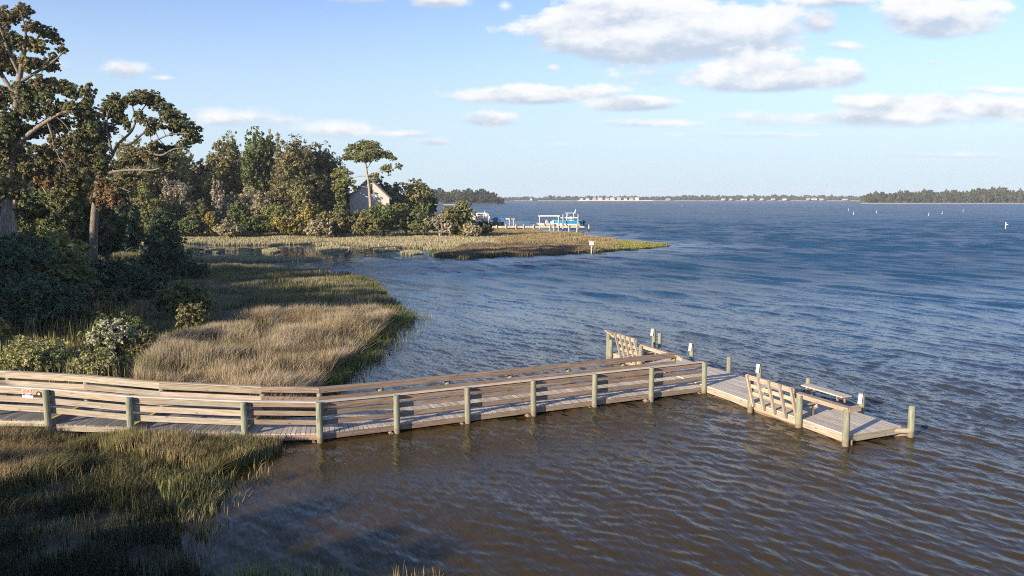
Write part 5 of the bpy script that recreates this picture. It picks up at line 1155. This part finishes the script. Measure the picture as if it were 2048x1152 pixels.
# ------------------------------------------------------------------ far shores
def far_land_strip(name, pts, h, mat=GROUND):
    mb = MB(); mb.prism([(a, b, -.5) for a, b in pts], (0, 0, h + .5)); o = obj(name, mb, mat, loc=(0, 0, 0)); return kind(o, 'structure')
def build_far():
    # headland behind the hedge
    far_land_strip('shore', [(-140, 870), (-60, 850), (col_x(1012, 905), 900), (col_x(1000, 960), 960), (-160, 980)], 1.0)
    far_land_strip('beach', [(-140, 862), (-62, 843), (col_x(1016, 895), 893), (-20, 905), (-60, 860), (-140, 880)], .55, SAND)
    src = [tree('headland_tree', 'grey green tree on the wooded headland', 'tree', -50, 905, 1, 15, 8.0, p, leaf=1.5, n=1500, crown_lo=.05, seed=400 + k, group='trees on the headland', nclump=20) for k, p in enumerate(('distant', 'island', 'distant'))]
    prof = [(850, 380), (857, 378), (866, 376), (875, 372), (884, 377), (893, 379), (902, 378), (912, 376), (922, 375), (933, 373), (942, 377), (950, 382), (958, 374), (966, 375), (974, 376), (982, 382), (990, 388), (998, 392), (1004, 396), (845, 385), (870, 385), (895, 386), (920, 385), (945, 387), (965, 386), (985, 392)]
    for k, (px, py) in enumerate(prof):
        D = 900 + random.uniform(-12, 30) if k < 19 else 885; hh = top_z(py, D) - 1.0; s = hh / 15
        b = src[k % 3]; loc = (col_x(px, D), D, 1.0); sc3 = (max(.55, min(s, 1.0)), .8, s)
        if k < 3: b.location = loc; b.scale = sc3
        else: dup(b, loc, sc3, random.uniform(-.5, .5) * 0)
    # white things at the waterline by the near left of the headland
    for k, (px, lab) in enumerate(((853, 'small pale boathouse with red roof at the headland waterline'), (868, 'low white boathouse right of the red roofed one'))):
        D = 840; x = col_x(px, D); w_ = 7 if k == 0 else 6; r = thing('boathouse', lab, 'boathouse', (x, D, .5)); mb = MB(); mb.quad_box((x - w_ / 2, D, .2), (w_, 0, 0), (0, 6, 0), (0, 0, 2.6)); obj('wall', mb, WHITE, r)
        mb = MB(); mb.prism([(x - w_ / 2 - .4, D - .3, 2.8), (x + w_ / 2 + .4, D - .3, 2.8), (x, D - .3, 4.2)], (0, 6.6, 0)); obj('roof', mb, mat_plain('red_roof', (.40, .16, .12), .8) if k == 0 else WHITE, r)
        mb = MB(); mb.quad_box((x - .8, D - .05, .3), (1.6, 0, 0), (0, .05, 0), (0, 0, 1.9)); obj('door', mb, GREYG, r)
    # island at right
    DI = 1140; xl = col_x(1724, DI)
    far_land_strip('island', [(xl, DI), (xl + 60, DI - 10), (1000, DI - 8), (1000, DI + 160), (xl + 30, DI + 140), (xl - 4, DI + 30)], 1.0)
    far_land_strip('beach', [(xl - 3, DI - 4), (xl + 60, DI - 15), (1000, DI - 14), (1000, DI - 9), (xl + 60, DI - 11), (xl + 1, DI + 1)], .6, SAND)
    src = [tree('island_tree', 'dark green tree packed among others on the right hand island', 'tree', 700, DI + 20, 1, 12, 8, p, leaf=1.3, n=1700, crown_lo=.02, seed=430 + k, group='trees on the island', nclump=22) for k, p in enumerate(('island', 'distant', 'island', 'distant'))]
    def prof_i(px):
        xs = [1722, 1730, 1745, 1768, 1775, 1790, 1810, 1830, 1850, 1875, 1900, 1925, 1950, 1965, 1985, 2005, 2020, 2048, 2200]; ys = [400, 386, 383, 384, 389, 381, 380, 383, 378, 382, 379, 381, 377, 374, 373, 375, 378, 379, 380]; return np.interp(px, xs, ys)
    k = 0
    for row, dD in ((0, 60), (1, 20), (2, 2)):
        px = 1727.0 + row * 3
        while px < 2075:
            D = DI + dD + random.uniform(-6, 6); top = prof_i(px) + (0, 2.5, 9)[row] + random.uniform(-.8, 1.2); hh = max(3.0, top_z(top, D) - 1.0); b = src[(k * 7 + row) % 4]; s = hh / 12; sw = random.uniform(.75, 1.15) * (1, 1, .7)[row] ; loc = (col_x(px, D), D, 1.0)
            sc3 = (sw, sw, s)
            if k < 4 and b['label'] and b.get('u') is None and b.location[0] == 700: b.location = loc; b.scale = sc3; b['u'] = 1
            else: dup(b, loc, sc3, random.uniform(-3, 3))
            px += random.uniform(9, 15); k += 1
    for b in src:
        if b.location[0] == 700: b.location = (col_x(1900, DI + 30), DI + 30, 1)
        if 'u' in b: del b['u']
    for o in C.objects:
        if 'u' in o: del o['u']
    # the long wooded shore
    DF = 2250; x0, x1 = col_x(960, DF), col_x(1760, DF)
    far_land_strip('far_shore', [(x0 - 200, DF), (x1 + 300, DF), (x1 + 300, DF + 500), (x0 - 200, DF + 500)], 2.0)
    far_land_strip('beach', [(x0 + 100, DF - 5), (col_x(1165, DF), DF - 5), (x1, DF - 4), (x1, DF - .5), (x0 + 100, DF - .5)], .7, SAND)
    lx0, lx1 = col_x(1172, DF - 30), col_x(1305, DF - 30)
    far_land_strip('beach', [(lx0, DF - 40), (lx1, DF - 40), (lx1 + 60, DF - 6), (lx0 - 20, DF - 6)], 2.2, SAND)
    r = np.random.default_rng(5); cen, rad = [], []; 
    for row, (dD, lift_) in enumerate(((10, 0), (60, 3), (120, 5))):
        x = x0 - 150
        while x < x1 + 200:
            px = 1024 + x / DF * FPX; top = 391.5 if px < 1350 else 390.0; top += 1.6 if px < 1100 else 0; hz = max(6, top_z(top, DF) ) - (3 - row) * 3.0 + r.uniform(-2.5, 1.5)
            w = r.uniform(9, 18); cen.append((x, DF + dD, hz * .5 + 1)); rad.append((w, 10, hz * .5)); x += w * .9
    V, F, CC = leaf_cloud(cen, rad, [260] * len(cen), 4.2, PALS['distant'], 3)
    kind(nobj('far_woods', V, F, LEAF, CC), 'stuff', 'long low wooded shore on the horizon')
    # houses on it
    hs = [(1062, 398, 5, 'white tower like house alone on the left part of the far shore'), (1163, 398, 7, 'leftmost of the pale beach houses'), (1175, 397.5, 8, 'second pale beach house from the left'), (1189, 396.8, 8, 'third beach house from the left, white'), (1200, 397, 11, 'long low beach house in the left half of the row'), (1214, 397, 9, 'middle beach house with a broad front'),
          (1225, 396.2, 9, 'tall white beach house right of the middle'), (1238, 396.5, 9, 'beach house fourth from the right'), (1251, 397, 7, 'beach house third from the right'), (1263, 396.8, 8, 'beach house second from the right'), (1274, 396, 9, 'rightmost large house of the beach row'), (1337, 398.5, 9, 'single pale house right of the beach row'),
          (1447, 398.5, 7, 'small white house on the bare middle of the far shore'), (1462, 398.8, 6, 'lower white house beside the small one'), (1489, 398.8, 12, 'long white house near mid far shore'), (1505, 398.5, 8, 'pale house left of the wooded gap'), (1524, 398.5, 6, 'small house in front of dark trees'), (1547, 398, 8, 'pinkish house half hidden by far trees'), (1570, 398, 7, 'cream house left of the large one'),
          (1617, 398, 6, 'narrow white house close to the large one'), (1629, 397.3, 11, 'largest pale house on the right part of the far shore'), (1644, 398.5, 7, 'tan house right of the largest one'), (1691, 399.6, 9, 'low white house near the island')]
    tones = [(.55, .53, .50), (.48, .43, .38), (.60, .59, .57), (.42, .36, .31)]
    wm = [mat_plain('house_wall', t, .8) for t in tones]; rm = [mat_plain('far_roof', t, .9) for t in ((.30, .28, .27), (.42, .34, .30), (.22, .22, .24))]
    for k, (px, tp, w, lab) in enumerate(hs):
        D = DF - 20 + (k % 3) * 4; x = col_x(px, D); zt = top_z(tp - 2.2, D); zb = 1.8; ww = w * 1.25; r_ = thing('beach_house', lab, 'house', (x, D, zb), 'houses on the far shore'); ze = zb + (zt - zb) * .62
        mb = MB(); mb.quad_box((x - ww / 2, D, zb), (ww, 0, 0), (0, 9, 0), (0, 0, ze - zb)); obj('wall', mb, wm[k % 4], r_)
        mb = MB(); mb.prism([(x - ww / 2 - .8, D - .8, ze), (x + ww / 2 + .8, D - .8, ze), (x + ww / 2 - 2, D + 4.5, zt), (x - ww / 2 + 2, D + 4.5, zt)], (0, .3, .3)); mb.prism([(x - ww / 2 - .8, D - .8, ze), (x - ww / 2 + 2, D + 4.5, zt), (x - ww / 2 - .8, D + 9.8, ze)], (.4, 0, .1)); obj('roof', mb, rm[k % 3], r_)
        for q in range(3):
            mb = MB(); mb.quad_box((x - ww * .38 + q * ww * .3, D - .08, zb + (ze - zb) * .45), (ww * .13, 0, 0), (0, .08, 0), (0, 0, (ze - zb) * .3)); obj('window', mb, GREYG, r_)
build_far()

# ------------------------------------------------------------------ haze
def haze():
    mb = MB(); mb.quad_box((-1500, -80, -2.5), (3300, 0, 0), (0, 3000, 0), (0, 0, 36)); o = obj('haze', mb, WHITE, loc=(0, 0, 0)); o.data.materials.clear()
    m = bpy.data.materials.new('haze_air'); m.use_nodes = True; nt = m.node_tree; nt.nodes.clear(); out = N(nt, 'ShaderNodeOutputMaterial'); v = N(nt, 'ShaderNodeVolumePrincipled')
    v.inputs['Color'].default_value = (.80, .88, 1.0, 1); v.inputs['Density'].default_value = 0.00013; v.inputs['Anisotropy'].default_value = 0.0; nt.links.new(v.outputs[0], out.inputs['Volume']); o.data.materials.append(m); kind(o, 'stuff')
haze()
